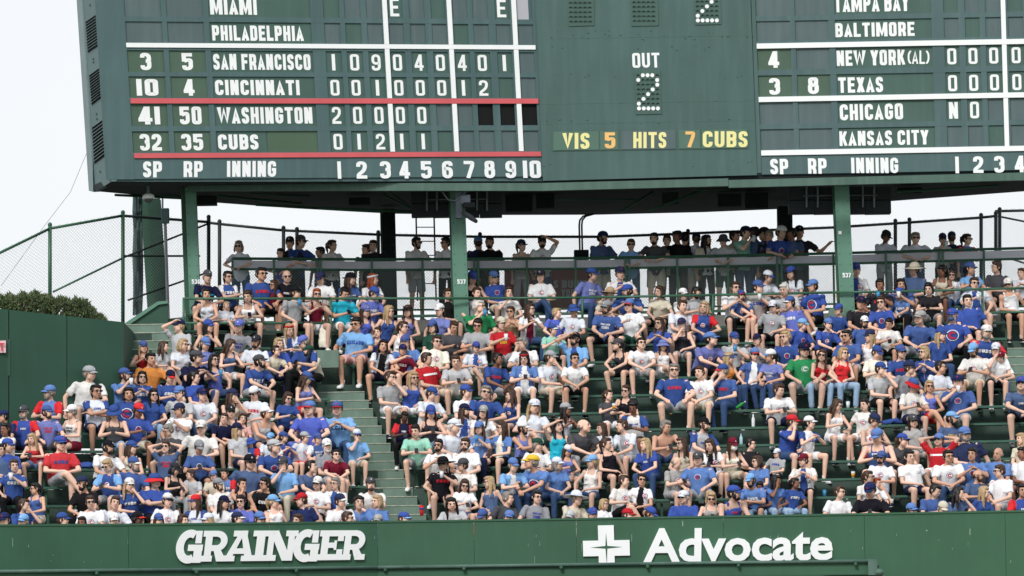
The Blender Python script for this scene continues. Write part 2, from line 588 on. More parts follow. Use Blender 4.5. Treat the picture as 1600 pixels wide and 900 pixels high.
# front wall with its cap
def wallY(X, off=0): return 147.6 + bend(X) + off
def wallpt(px, py, off=0):
    X = 0
    for _ in range(6):
        p = at(px, py, wallY(X, off)); X = p.x
    return p
wt = empty('outfield_wall', (0, 147.6, 0)); tag(wt, 'long dark green outfield wall with white lettering below the bleachers', 'wall')
pts_top = [(-60, 822.5), (200, 821), (420, 818.8), (589.5, 816.6), (740, 814.6), (900, 812.2), (1130, 808.4), (1350, 804.4), (1570, 800.4), (1700, 798)]
def para(o, t):
    o.matrix_parent_inverse = Matrix.Translation(-Vector(t.location)); return o
for i in range(len(pts_top) - 1):
    a, b = wallpt(*pts_top[i]), wallpt(*pts_top[i + 1])
    bm = bmesh.new()
    g = .006
    vs = [(a.x + g, a.y, -.5), (b.x, b.y, -.5), (b.x, b.y, b.z), (a.x + g, a.y, a.z)]
    quad_prism(bm, vs, .14, NY)
    para(bm_obj('wall_panel', bm, M_wall, wt), wt)
    bm = bmesh.new()
    quad_prism(bm, [(a.x, a.y - .02, a.z - .002), (b.x, b.y - .02, b.z - .002), (b.x, b.y - .02, b.z + .035), (a.x, a.y - .02, a.z + .035)], .2, NY)
    para(bm_obj('wall_cap', bm, M_wall, wt), wt)

bm = bmesh.new()
rr = random.Random(17)
for i in range(46):
    px = rr.uniform(0, 1600); py = rr.uniform(826, 880); L_ = rr.uniform(.8, 4) if i % 5 else rr.uniform(5, 14)
    wv = rr.uniform(.25, .7)
    quad_prism(bm, [wallpt(px, py + L_, -.006), wallpt(px + wv, py + L_, -.006), wallpt(px + wv * rr.uniform(.5, 2), py, -.006), wallpt(px + .1, py, -.006)], .005, NY)
for q in ((1447, 828, 2, 2), (1515, 826, 1.2, 10), (1066, 814, 1.4, 8)):
    quad_prism(bm, [wallpt(q[0], q[1] + q[3], -.007), wallpt(q[0] + q[2], q[1] + q[3], -.007), wallpt(q[0] + q[2], q[1], -.007), wallpt(q[0], q[1], -.007)], .005, NY)
o = para(bm_obj('paint_chips', bm, mat('bare_scuff', rgb(150, 168, 152), .8), wt), wt); o['kind'] = 'stuff'

def quadmap(c, u, v):
    """c: TL, TR, BR, BL pixels; u right, v up"""
    tl, tr, br, bl = c
    x = (bl[0] * (1 - u) + br[0] * u) * (1 - v) + (tl[0] * (1 - u) + tr[0] * u) * v
    y = (bl[1] * (1 - u) + br[1] * u) * (1 - v) + (tl[1] * (1 - u) + tr[1] * u) * v
    return x, y

def flat_solid(name, V2, F, ptfn, N, thick, m, parent):
    """V2 unit-box outline mapped through ptfn, given real thickness"""
    bm = bmesh.new()
    fv = [bm.verts.new(ptfn(u, v)) for u, v in V2]
    fs = []
    for f in F:
        try: fs.append(bm.faces.new([fv[i] for i in f]))
        except ValueError: pass
    bm.normal_update()
    edges = [e for e in bm.edges if len(e.link_faces) == 1]
    bk = {}
    for e in edges:
        for v in e.verts:
            if v not in bk: bk[v] = bm.verts.new(v.co - N * thick)
    for e in edges:
        a, b = e.verts
        bm.faces.new((a, b, bk[b], bk[a]))
    bmesh.ops.recalc_face_normals(bm, faces=bm.faces)
    return bm_obj(name, bm, m, parent)

def stroke_solid(name, V2, F, ptfn, N, thick_, m, parent):
    bm = bmesh.new()
    P3 = [ptfn(u, v) for u, v in V2]
    fv = [bm.verts.new(p) for p in P3]
    for f in F:
        bm.faces.new([fv[i] for i in f])
    # separate strokes keep their own verts; shift each island a little so none is coplanar
    seen = set(); k = 0
    bm.verts.ensure_lookup_table()
    for v in bm.verts:
        if v in seen: continue
        st = [v]; isl = []
        while st:
            w_ = st.pop()
            if w_ in seen: continue
            seen.add(w_); isl.append(w_)
            for e in w_.link_edges: st.append(e.other_vert(w_))
        for w_ in isl: w_.co += N * (.0012 * (k % 3))
        k += 1
    edges = [e for e in bm.edges if len(e.link_faces) == 1]
    bk = {}
    for e in edges:
        for v in e.verts:
            if v not in bk: bk[v] = bm.verts.new(v.co - N * thick_)
    for e in edges:
        a, b = e.verts
        bm.faces.new((a, b, bk[b], bk[a]))
    bmesh.ops.recalc_face_normals(bm, faces=bm.faces)
    return bm_obj(name, bm, m, parent)

# slab-serif letters (unit boxes), drawn as polygons; joined from strokes
def glyph(ch):
    def arcband(cx, cy, rx, ry, tx, ty, a0, a1, n=16):
        V, F = [], []
        for i in range(n + 1):
            a = a0 + (a1 - a0) * i / n
            V.append((cx + rx * math.cos(a), cy + ry * math.sin(a)))
            V.append((cx + (rx - tx) * math.cos(a), cy + (ry - ty) * math.sin(a)))
        for i in range(n): F.append((2 * i, 2 * i + 2, 2 * i + 3, 2 * i + 1))
        return V, F
    def poly(*p): return list(p), [tuple(range(len(p)))]
    def rect(x0, x1, y0, y1): return poly((x0, y0), (x1, y0), (x1, y1), (x0, y1))
    P = []
    if ch == 'G':
        P = [arcband(.5, .5, .50, .54, .29, .25, math.radians(62), math.radians(300), 22), rect(.70, .93, .60, 1.0),
             rect(.45, 1.0, .36, .56), rect(.68, .98, -.02, .37)]
    elif ch == 'R':
        P = [rect(.0, .42, .0, .19), rect(.10, .36, .18, .82), rect(.0, .55, .81, 1.0), rect(.35, .55, .34, .53),
             arcband(.54, .665, .40, .335, .25, .20, -math.pi / 2, math.pi / 2, 14), poly((.45, .36), (.72, .38), (.86, .18), (.60, .0)), rect(.59, 1.0, 0, .19)]
    elif ch == 'A':
        P = [rect(0, .36, 0, .18), rect(.58, 1.0, 0, .18), poly((.06, .17), (.28, .17), (.56, .82), (.38, .82)), poly((.68, .17), (.94, .17), (.72, .82), (.52, .82)),
             rect(.24, .76, .24, .42), rect(.24, .72, .81, 1.0)]
    elif ch == 'I':
        P = [rect(0, 1, 0, .19), rect(.24, .76, .18, .82), rect(0, 1, .81, 1)]
    elif ch == 'N':
        P = [rect(0, .38, 0, .19), rect(.08, .27, .18, .82), rect(0, .36, .81, 1), poly((.10, 1.0), (.38, 1.0), (.88, 0), (.58, 0)), rect(.71, .90, .0, .82), rect(.62, 1.0, .81, 1)]
    elif ch == 'E':
        P = [rect(0, .95, 0, .2), rect(.10, .38, .19, .81), rect(0, .95, .80, 1), rect(.37, .66, .41, .59), rect(.72, .95, .19, .36), rect(.72, .95, .64, .81), rect(.60, .70, .34, .66)]
    V, F = [], []
    for v, f in P:
        b = len(V); V += v; F += [tuple(i + b for i in q) for q in f]
    return V, F

gx = [(275, 318), (316, 356), (352, 397), (394, 418), (414, 463), (458, 500), (498, 537), (534, 571)]
for ch, (a, b) in zip('GRAINGER', gx):
    V, F = glyph(ch)
    def fn(u, v, a=a, b=b):
        w_ = (b - a) + (2 if ch != 'G' else 0)
        sl = 6.0
        X_ = a - 3 + u * (w_ - 1) + v * sl
        t = (X_ - 275) / 296
        yb, yt = 878.0 - 3.5 * t, 829.5 - 1.0 * t
        if ch == 'G': yb += .8
        return wallpt(X_, yb + (yt - yb) * v, -.06)
    bmq = bmesh.new()
    V3 = [fn(u, v) for u, v in V]
    for q in F:      # each stroke is its own closed block, a hair apart in depth
        quad_prism(bmq, [V3[i] for i in q], .058, NY)
    for v in bmq.verts: v.co.y += random.uniform(-.0008, .0008)
    para(bm_obj('raised_letter', bmq, M_white, wt), wt)

av, af = text_geo('Advocate', .028)
ax0, ax1 = 1005, 1301
para(flat_solid('raised_lettering', av, af, lambda u, v: wallpt(ax0 + (ax1 - ax0) * u + 1.0 * v, (891.5 - 7.5 * u) + ((824.0 - 1.0 * u) - (891.5 - 7.5 * u)) * v if False else (879.5 - 4.0 * u) - v * (54 - 1.5 * u), -.05), NY, .045, M_white, wt), wt)
cr = [(.33, 0), (.67, 0), (.67, .33), (1, .33), (1, .67), (.67, .67), (.67, 1), (.33, 1), (.33, .67), (0, .67), (0, .33), (.33, .33)]
def crp(u, v): return wallpt(910 + 73 * u + (1 - v) * 2, 893 - 1.5 * u - v * 71.5, -.05)
cf = [(0, 1, 2, 11), (11, 2, 5, 8), (8, 5, 6, 7), (2, 3, 4, 5), (10, 11, 8, 9)]
para(flat_solid('cross_emblem', cr, cf, crp, NY, .045, M_white, wt), wt)
bm = bmesh.new()
sx = [(.5, .82), (.52, .53), (.84, .5), (.52, .47), (.5, .12), (.48, .47), (.16, .5), (.48, .53)]
quad_prism(bm, [crp(u, v + .02) + Vector((0, -.004, 0)) for u, v in sx], .02, NY)
para(bm_obj('star_cutout', bm, M_wall, wt), wt)

# ledge tube with clamps along the basket in front of the wall
led = empty('basket_rail', (0, 146.4, 3.0)); tag(led, 'green painted basket rail running along the foot of the lettered wall', 'rail')
lp = [(-60, 893.6), (300, 890), (590, 886.7), (640, 886), (1000, 881), (1369, 876.5)]
def lpt(px, py, off=0):
    X = 0
    for _ in range(6):
        p = at(px, py, wallY(X, -1.0 + off)); X = p.x
    return p
for i in range(len(lp) - 1):
    a, b = lpt(*lp[i]), lpt(*lp[i + 1])
    bm = bmesh.new()
    tube(bm, (a, b), .035, 10)
    para(bm_obj('top_tube', bm, M_fasc, led, True), led)
    bm = bmesh.new()
    dz = Vector((0, .05, -.03)); dd = Vector((0, .05, -.25))
    quad_prism(bm, [a + dd, b + dd, b + dz, a + dz], .03, NY)
    para(bm_obj('face_board', bm, M_wall, led), led)
for px in (151, 307, 463, 602, 725, 1012, 1154, 1337, 877):
    y = 893.6 - (px + 60) * .01195
    c = lpt(px, y + 5, -.03)
    bm = bmesh.new()
    ellipsoid(bm, c, (.04, .035, .045), seg=8, rings=6)
    tube(bm, (c + Vector((0, 0, .02)), c + Vector((0, .03, .08))), .018, 6)
    para(bm_obj('clamp', bm, M_postd, led, True), led)
e = lpt(1369, 876.5)
bm = bmesh.new()
box(bm, e.x - .16, e.x + .02, e.y - .06, e.y + .08, e.z - .27, e.z + .01)
tube(bm, (e + Vector((0.0, -.03, -.06)), e + Vector((.03, .2, -.10))), .04, 10)
ellipsoid(bm, e + Vector((.05, -.02, -.22)), (.10, .08, .07))
para(bm_obj('corner_bracket', bm, M_fasc, led), led)
# netting and lower wall below the rail (just under the frame)
bm = bmesh.new()
a, b = lpt(-60, 912), lpt(1380, 897)
quad_prism(bm, [a + Vector((0, .3, -2.6)), b + Vector((0, .3, -2.6)), b + Vector((0, .3, 0)), a + Vector((0, .3, 0))], .05, NY)
para(bm_obj('lower_board', bm, M_postd, led), led)

# side wall on the left with EXIT sign and hedge
def sideY(px): return 154.6 + bend(at(px, 560, 154).x)
sw = empty('side_wall', (-9.5, 152, 6)); tag(sw, 'tall plain green wall beside the bleachers with a hedge on top', 'wall')
segs = [(-60, 13), (14.5, 104), (105, 193)]
def swt(px): return 484 + (px - 14) * .108
for a, b in segs:
    bm = bmesh.new()
    p = [at(a, 700, sideY(a)), at(b, 700, sideY(b)), at(b, swt(b), sideY(b)), at(a, swt(a) , sideY(a))]
    quad_prism(bm, p, .3, NY)
    para(bm_obj('wall_panel', bm, M_wall2, sw), sw)
p0, p1 = at(193, 700, sideY(193)), at(193, swt(193), sideY(193))
bm = bmesh.new()
q = [p0 + Vector((0, .0, 0)), Vector((p0.x, p0.y + 6, p0.z)), Vector((p1.x, p1.y + 6, p1.z)), p1]
quad_prism(bm, [v + Vector((-.0, .301, 0)) for v in q], .3, Vector((1, 0, 0)))
para(bm_obj('return_wall', bm, M_wall2, sw), sw)
# small recess box by the sign
bm = bmesh.new()
p = [at(-60, 585, sideY(0) - .02), at(16, 587, sideY(16) - .02), at(16, 530, sideY(16) - .02), at(-60, 530, sideY(0) - .02)]
quad_prism(bm, p, .015, NY)
para(bm_obj('access_panel', bm, M_wall2, sw), sw)
ex = empty('exit_sign', at(1, 542, sideY(0) - .09)); tag(ex, 'small white exit sign with red letters on the side wall', 'sign')
bm = bmesh.new()
quad_prism(bm, [at(-22, 552, sideY(0) - .09), at(9, 551, sideY(9) - .09), at(9, 532, sideY(9) - .09), at(-22, 533, sideY(0) - .09)], .05, NY)
para(bm_obj('sign_board', bm, mat('exit_pale', rgb(232, 190, 196), .5, .03), ex), ex)
v, f = text_geo('EXIT', .03)
para(flat_solid('lettering', v, f, lambda u, v_: at(-19 + 26 * u, 548.5 - 12.5 * v_, sideY(0) - .10), NY, .008, mat('exit_red', rgb(196, 40, 58), .5), ex), ex)

# hedge
hd = empty('hedge', at(70, 490, sideY(70) + .9)); tag(hd, 'clipped dark evergreen hedge growing on top of the green side wall', 'hedge')
rr = random.Random(5)
bmA = [bmesh.new() for _ in range(3)]
def htop(px): 
    return 463 + 2 * math.sin(px * .09) + 2.5 * math.sin(px * .31) + (0 if px < 60 else (px - 60) * .14) + (0 if px < 135 else (px - 135) * .75)
for i in range(15000):
    px = rr.uniform(-40, 166)
    Y = sideY(min(px, 190)) + rr.uniform(.25, 1.7)
    t = rr.random() ** .7
    top = htop(px) + rr.uniform(-4, 3)
    py = top + (swt(px) + 4 - top) * (1 - t)
    if px > 135 and rr.random() < .45: continue
    if noise.noise(Vector((px * .12, t * 2.5, 3))) > .33: continue
    c = at(px, py, Y)
    s = rr.uniform(.03, .07)
    d = Vector((rr.uniform(-.6, .6), rr.uniform(-.6, .6), rr.uniform(.1, 1))).normalized()
    sd = d.cross(Vector((rr.uniform(-1, 1), rr.uniform(-1, 1), .1))).normalized()
    b_ = bmA[rr.choice((0, 0, 1, 2))]
    vs = [b_.verts.new(c - sd * s * .3), b_.verts.new(c + d * s * 1.6), b_.verts.new(c + sd * s * .3)]
    b_.faces.new(vs)
for b_, cc in zip(bmA, ((.05, .085, .035), (.09, .13, .045), (.13, .13, .06))):
    o = para(bm_obj('foliage', b_, mat('hedge_leaf_%d' % int(cc[0] * 1000), cc, .7, .3, 3), hd), hd)
    o['kind'] = 'stuff'
bm = bmesh.new()
for px in (10, 45, 80, 115, 145):
    c = at(px, 500, sideY(px) + .9)
    tube(bm, (c + Vector((0, 0, -.3)), c + Vector((.03, 0, .25))), (.04, .02), 6)
para(bm_obj('stems', bm, mat('bark', (.08, .06, .04), .9), hd), hd)

# sloping cheek wall and landing block left of the pillar
ck = empty('cheek_wall', at(230, 520, 158)); tag(ck, 'sloping green parapet climbing towards the back pillar', 'wall')
bm = bmesh.new()
Yc = 159.3 + bend(-7.6)
quad_prism(bm, [at(192, 600, Yc), at(262, 600, Yc), at(262, 474, Yc), at(246, 477, Yc), at(192, 512, Yc)], .25, NY)
para(bm_obj('parapet', bm, M_wall2, ck), ck)
bm = bmesh.new()
quad_prism(bm, [at(192, 514, Yc - .06), at(192, 507, Yc - .06), at(246, 471, Yc - .06), at(262, 470, Yc - .06), at(262, 474, Yc - .06), at(248, 476, Yc - .06)], .4, NY)
para(bm_obj('coping', bm, M_post, ck), ck)
bm = bmesh.new()
quad_prism(bm, [at(243, 509, Yc + .6), at(298, 509, Yc + .6), at(298, 494, Yc + .6), at(243, 500, Yc + .6)], .8, NY)
para(bm_obj('landing_block', bm, M_step, ck), ck)

# green block beside the third pillar and at the head of the main aisle
bk = empty('landing_wall', at(1300, 500, 157.2)); tag(bk, 'plain green landing wall just left of the right-hand pillar', 'wall')
bm = bmesh.new()
quad_prism(bm, [at(1286, 530, 157.6), at(1322, 530, 157.6), at(1322, 482, 157.6), at(1297, 482, 157.6)], .6, NY)
para(bm_obj('wall_panel', bm, M_step, bk), bk)
bk = empty('landing_wall', at(510, 560, 155.6)); tag(bk, 'green landing wall at the head of the main aisle stairs', 'wall')
bm = bmesh.new()
Yb = rowY(9, -4) - .35
quad_prism(bm, [at(484, 575, Yb), at(529, 574, Yb), at(529, 547, Yb), at(484, 547, Yb)], .3, NY)
para(bm_obj('wall_panel', bm, M_step, bk), bk)

# ------------------------------------------------------------------ upper deck
deckZ = floorZ(13)
DY = 160.15
def deckY(X): return DY + .5 * bend(X)
bm = bmesh.new()
xa, xb = at(318, 490, DY).x, 14.0
xs = xs_between(xa, xb)
prev = None
for x in xs:
    y = deckY(x) - .1
    r = [bm.verts.new(p) for p in ((x, y, deckZ - .3), (x, 171, deckZ - .3), (x, 171, deckZ), (x, y, deckZ))]
    if prev:
        for i in range(4): bm.faces.new((prev[i], prev[(i + 1) % 4], r[(i + 1) % 4], r[i]))
    else: bm.faces.new(r)
    prev = r
bm.faces.new(list(reversed(prev)))
tag(bm_obj('walkway', bm, mat('worn_concrete', rgb(150, 150, 144), .9, .12, 1.2, bump=.2)), kind='structure')

def railY(px): return deckY(at(px, 410, DY).x)
def ry(px):     # top of the rail in the photograph
    pts = [(300, 403.5), (580, 405.5), (900, 403.5), (1060, 401), (1300, 396), (1480, 391), (1700, 385)]
    for (x0, y0), (x1, y1) in zip(pts, pts[1:]):
        if px <= x1: return y0 + (y1 - y0) * (px - x0) / (x1 - x0)
    return pts[-1][1]
dr = empty('deck_railing', at(960, 480, DY)); tag(dr, 'green deck railing with grey panels and wire mesh below the standing crowd', 'railing')
posts = [363, 428, 496, 501, 581, 660, 741, 747, 823, 899, 977, 983, 1058, 1137, 1214, 1221, 1302, 1384, 1467, 1473, 1537, 1640]
def P(px, dy, off=0): return at(px, ry(px) + dy, railY(px) + off)
for i, px in enumerate(posts):
    bm = bmesh.new()
    t, b = P(px, 0), P(px, 82)
    box(bm, t.x - .022, t.x + .022, t.y - .03, t.y + .03, deckZ - .25, t.z)
    para(bm_obj('post', bm, M_rail, dr), dr)
spans = [(363, 428), (428, 498), (498, 581), (581, 660), (660, 744), (744, 823), (823, 899), (899, 980), (980, 1058), (1058, 1137), (1137, 1217), (1217, 1302), (1302, 1384), (1384, 1470), (1470, 1537), (1537, 1640)]
for a, b in spans:
    for dy, r, nm in ((0, .028, 'top_rail'), (16.5, .026, 'lower_rail'), (79, .02, 'bottom_rail')):
        bm = bmesh.new()
        tube(bm, (P(a, dy), P(b, dy)), r if nm != 'top_rail' else [(.05, .03)] * 2, 8, flat=(0, 1, 0))
        para(bm_obj(nm, bm, M_rail, dr), dr)
    bm = bmesh.new()
    quad_prism(bm, [P(a, 14.5, .02), P(b, 14.5, .02), P(b, 3, .02), P(a, 3, .02)], .01, NY)
    para(bm_obj('grey_panel', bm, M_panelg, dr), dr)
for dy in (1, 14, 38):
    pass

def wires(bm, TL, TR, BR, BL, nx, ny, r=.0022):
    """diamond mesh: straight wires in both diagonals across the quad"""
    TL, TR, BR, BL = map(Vector, (TL, TR, BR, BL))
    def Q(u, v): return (BL * (1 - u) + BR * u) * (1 - v) + (TL * (1 - u) + TR * u) * v
    for sgn in (1, -1):
        for i in range(-ny, nx + ny):
            if sgn == 1: u0, v0, u1, v1 = i / nx, 0, (i + ny) / nx, 1
            else: u0, v0, u1, v1 = (i + ny) / nx, 0, i / nx, 1
            # clip to 0..1 in u
            t0, t1 = 0.0, 1.0
            du = u1 - u0
            for lim in (0, 1):
                t = (lim - u0) / du
                if (lim == 0) == (du > 0): t0 = max(t0, t)
                else: t1 = min(t1, t)
            if t1 - t0 < 1e-3: continue
            a, b = Q(u0 + du * t0, t0), Q(u0 + du * t1, t1)
            d = (b - a).normalized()
            s = d.cross(Vector((0, 1, 0))).normalized() * r
            yb = Vector((0, r, 0))
            A = [bm.verts.new(a + s - yb), bm.verts.new(a - s - yb), bm.verts.new(a + yb)]
            B = [bm.verts.new(b + s - yb), bm.verts.new(b - s - yb), bm.verts.new(b + yb)]
            for k in range(3):
                bm.faces.new((A[k], A[(k + 1) % 3], B[(k + 1) % 3], B[k]))

for a, b in spans:
    bm = bmesh.new()
    n = max(6, int((b - a) / 4.6))
    wires(bm, P(a, 18), P(b, 18), P(b, 78), P(a, 78), n, 13, .0024)
    o = para(bm_obj('wire_mesh', bm, M_wireg, dr), dr); o['kind'] = 'stuff'

# back fence along the rear of the deck, and the side fence stepping down on the left
def chain_fence(pts, bots, Yf, label, post_px, colr, colw, top_r=.03, mid=None, cell=4.4, pr=.04, wr=.0017):
    t = empty('chain_link_fence', at(pts[0][0], bots[0][1], Yf(pts[0][0])))
    tag(t, label, 'fence')
    for i in range(len(pts) - 1):
        A, B = pts[i], pts[i + 1]
        a, b = at(*A, Yf(A[0])), at(*B, Yf(B[0]))
        c, d = at(*bots[i + 1], Yf(B[0])), at(*bots[i], Yf(A[0]))
        bm = bmesh.new()
        tube(bm, (a, b), top_r, 8)
        para(bm_obj('top_rail', bm, colr, t, True), t)
        bm = bmesh.new()
        h = (bots[i][1] + bots[i + 1][1] - A[1] - B[1]) / 2
        wires(bm, a, b, c, d, max(3, int((B[0] - A[0]) / cell)), max(3, int(h / (cell * 1.15))), wr)
        o = para(bm_obj('wire_mesh', bm, colw, t), t); o['kind'] = 'stuff'
        # barbs of cut wire along the top
        bm = bmesh.new()
        n = int((B[0] - A[0]) / 5)
        for j in range(n):
            p = a.lerp(b, (j + .5) / n)
            tube(bm, (p, p + Vector((.02 * (-1) ** j, 0, .055))), (.004, .002), 3, cap=False)
        o = para(bm_obj('wire_ends', bm, colr, t), t); o['kind'] = 'stuff'
    for px, ty, by in post_px:
        a, b = at(px, ty - 4, Yf(px)), at(px, by, Yf(px))
        bm = bmesh.new()
        tube(bm, (b, a), pr, 8)
        ellipsoid(bm, a, (pr * 1.2, pr * 1.2, pr * 1.3), seg=8, rings=5)
        para(bm_obj('post', bm, colr, t, True), t)
    for A, B in (mid or []):
        bm = bmesh.new()
        tube(bm, (at(*A, Yf(A[0])), at(*B, Yf(B[0]))), .022, 8)
        para(bm_obj('brace_rail', bm, colr, t, True), t)
    return t

bt = [(326, 348), (343, 350), (443, 360), (600, 367), (750, 370), (940, 370), (1060, 365.5), (1300, 355.5), (1400, 349), (1533, 340), (1556, 337.5)]
bb = [(x, 487 if x < 1200 else 482) for x, y in bt]
chain_fence(bt, bb, lambda px: 166.5, 'tall black chain-link fence along the back of the deck', [(326, 348, 480), (343, 350, 487), (443, 360, 487), (464, 362, 487), (591, 367, 487), (750, 370, 487), (1075, 365, 487), (1399, 349, 482), (1421, 347, 482), (1533, 340, 482), (1556, 337, 482)], M_black, M_wire)
chain_fence([(1556, 330), (1640, 328)], [(1556, 480), (1640, 476)], lambda px: 166.5 + (px - 1556) * .02, 'short end of the black chain-link fence at the far right of the deck', [(1562, 331, 480), (1640, 328, 478)], M_black, M_wire, mid=[((1560, 338), (1640, 354)), ((1560, 398), (1640, 424))])
def YL(px): return 160.5 + (px - 195) * .012
chain_fence([(-60, 424), (78, 357)], [(-60, 560), (78, 500)], YL, 'green chain-link fence descending above the hedge', [(78, 355, 500)], M_rail, M_wireg, cell=4.4)
chain_fence([(78, 357), (191, 337)], [(78, 520), (193, 515)], YL, 'green chain-link fence rising beside the scoreboard corner', [(192, 336, 506)], M_rail, M_wireg, mid=[((83, 456), (192, 403))])
chain_fence([(191, 337), (326, 347)], [(193, 505), (326, 500)], YL, 'dark chain-link fence behind the left pillars', [(326, 343, 500)], M_black, M_wire, mid=[((194, 402), (324, 350)), ((200, 469), (318, 428)), ((192, 400), (312, 400))])

# pipe railing crossing the seats in front of the deck
pr = empty('pipe_railing', at(900, 500, 157.9)); tag(pr, 'thin green pipe railing crossing the upper rows below the deck', 'railing')
pl = [(286, 466.5), (517, 466.5), (750, 466), (910, 465), (1114, 461), (1300, 457), (1400, 455.5), (1600, 450), (1680, 448)]
def PY(px): return rowY(10, at(px, 466, 157.5).x) + .42
for A, B in zip(pl, pl[1:]):
    bm = bmesh.new(); tube(bm, (at(*A, PY(A[0])), at(*B, PY(B[0]))), .026, 8)
    para(bm_obj('top_pipe', bm, M_rail, pr, True), pr)
for A, B in (((286, 505), (517, 505)), ((1535, 489), (1680, 485))):
    bm = bmesh.new(); tube(bm, (at(*A, PY(A[0])), at(*B, PY(B[0]))), .026, 8)
    para(bm_obj('middle_pipe', bm, M_rail, pr, True), pr)
for px, t_, b_ in ((287, 466, 530), (517, 466, 569), (910, 465, 512), (1114, 461, 508), (1535, 452, 512), (745, 466, 512)):
    bm = bmesh.new(); tube(bm, (at(px, b_, PY(px)), at(px, t_, PY(px))), .026, 8)
    para(bm_obj('post', bm, M_rail, pr, True), pr)

# ------------------------------------------------------------------ pillars
def pillar(top, bot, wpx, Yp, lab, num=None, numpos=None, dark=.2, m=M_post, ytop=None):
    t = empty('steel_pillar', at(bot[0], bot[1], Yp)); tag(t, lab, 'pillar')
    for nm, x0, x1, off, mm in (('flange', -.5, .5, 0, m),):
        bm = bmesh.new()
        q = [at(bot[0] - wpx / 2, bot[1], Yp), at(bot[0] + wpx / 2, bot[1], Yp), at(top[0] + wpx / 2, top[1], Yp), at(top[0] - wpx / 2, top[1], Yp)]
        quad_prism(bm, q, .03, NY)
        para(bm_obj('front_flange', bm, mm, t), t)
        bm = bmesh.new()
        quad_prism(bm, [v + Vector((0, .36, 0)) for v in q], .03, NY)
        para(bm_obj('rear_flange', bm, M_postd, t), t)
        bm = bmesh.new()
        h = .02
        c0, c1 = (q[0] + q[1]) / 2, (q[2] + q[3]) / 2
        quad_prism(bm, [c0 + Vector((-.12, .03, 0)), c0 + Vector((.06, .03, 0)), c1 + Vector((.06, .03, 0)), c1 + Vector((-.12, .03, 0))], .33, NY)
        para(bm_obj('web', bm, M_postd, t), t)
    # left side plate (its shade painted in as a darker green)
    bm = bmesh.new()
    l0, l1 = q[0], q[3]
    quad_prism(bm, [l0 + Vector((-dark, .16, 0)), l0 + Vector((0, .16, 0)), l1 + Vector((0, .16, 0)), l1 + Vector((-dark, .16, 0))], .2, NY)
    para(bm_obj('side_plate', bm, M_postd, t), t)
    bm = bmesh.new()   # rivets
    for i in range(14):
        f = (i + .5) / 14
        for s in (-.35, .35):
            px = top[0] + (bot[0] - top[0]) * f + s * wpx; py = top[1] + (bot[1] - top[1]) * f
            ellipsoid(bm, at(px, py, Yp - .002), (.012, .008, .012), seg=6, rings=4)
    o = para(bm_obj('rivets', bm, M_postd, t), t)
    if num:
        v, f = block_text(num, .22)
        x, y = numpos
        para(stroke_solid('lettering', v, f, lambda a, b: at(x - 6.5 + 13 * a, y + 3.6 - 7.2 * b, Yp - .008), NY, .006, M_white, t), t)
    return t
pillar((297.5, 292), (306, 522), 17, 157.3, 'green steel pillar numbered 536 at the left', '536', (306, 440), dark=.10)
pillar((714.5, 292), (722, 518), 23, 158.0, 'green steel pillar numbered 537 in the middle', '537', (721, 440), dark=.04)
pillar((1315, 288), (1326, 522), 23, 158.0, 'green steel pillar numbered 537 at the right, with a white square', '537', (1323, 430), dark=.04)
bm = bmesh.new()
quad_prism(bm, [at(1310, 366, 157.98), at(1315, 366, 157.98), at(1315, 361, 157.98), at(1310, 361, 157.98)], .01, NY)
tag(bm_obj('notice', bm, M_white), 'small white square notice stuck high on the right-hand pillar', 'notice')
pillar((240, 310), (252, 492), 20, 163.0, 'dark green rear pillar beside the bundle of netting', m=mat('rear_pillar_green', rgb(40, 72, 60), .6, .1, 1.5), dark=.16)
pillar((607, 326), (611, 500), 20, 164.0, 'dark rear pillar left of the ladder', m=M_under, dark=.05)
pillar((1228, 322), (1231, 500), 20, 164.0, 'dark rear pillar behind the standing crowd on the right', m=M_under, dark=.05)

# ------------------------------------------------------------------ scoreboard
sb = empty('scoreboard', at(848, 283, 157.6)); tag(sb, 'huge hand-operated green scoreboard with team names and inning scores', 'scoreboard')
def plane3(a, b, c):
    return a, (b - a).cross(c - a).normalized()
YB = 157.4
A_ = at(175, 283.5, 155.4); B_ = at(848, 282.5, YB); Ctop = at(835, -60, YB - .0)
LP, LN = plane3(A_, B_, Ctop)
Dp = at(1183, 273.5, YB)
CP, CN = plane3(B_, Dp, at(1170, -60, YB))
E_ = at(1700, 263.5, YB - 0.6)
RP, RN = plane3(Dp, E_, at(1170, -60, YB))
fix = lambda n: n if n.y < 0 else -n
LN, CN, RN = fix(LN), fix(CN), fix(RN)
def Lp(px, py, off=0): return on_plane(px, py, LP, LN) + LN * off
def Cp(px, py, off=0): return on_plane(px, py, CP, CN) + CN * off
def Rp(px, py, off=0): return on_plane(px, py, RP, RN) + RN * off
def sbq(name, fn, N, q, off, thick, m, parent=None):
    bm = bmesh.new()
    quad_prism(bm, [fn(x, y, off) for x, y in q], thick, N)
    o = bm_obj(name, bm, m, parent or sb)
    o.matrix_parent_inverse = Matrix.Translation(-Vector(sb.location))
    return o
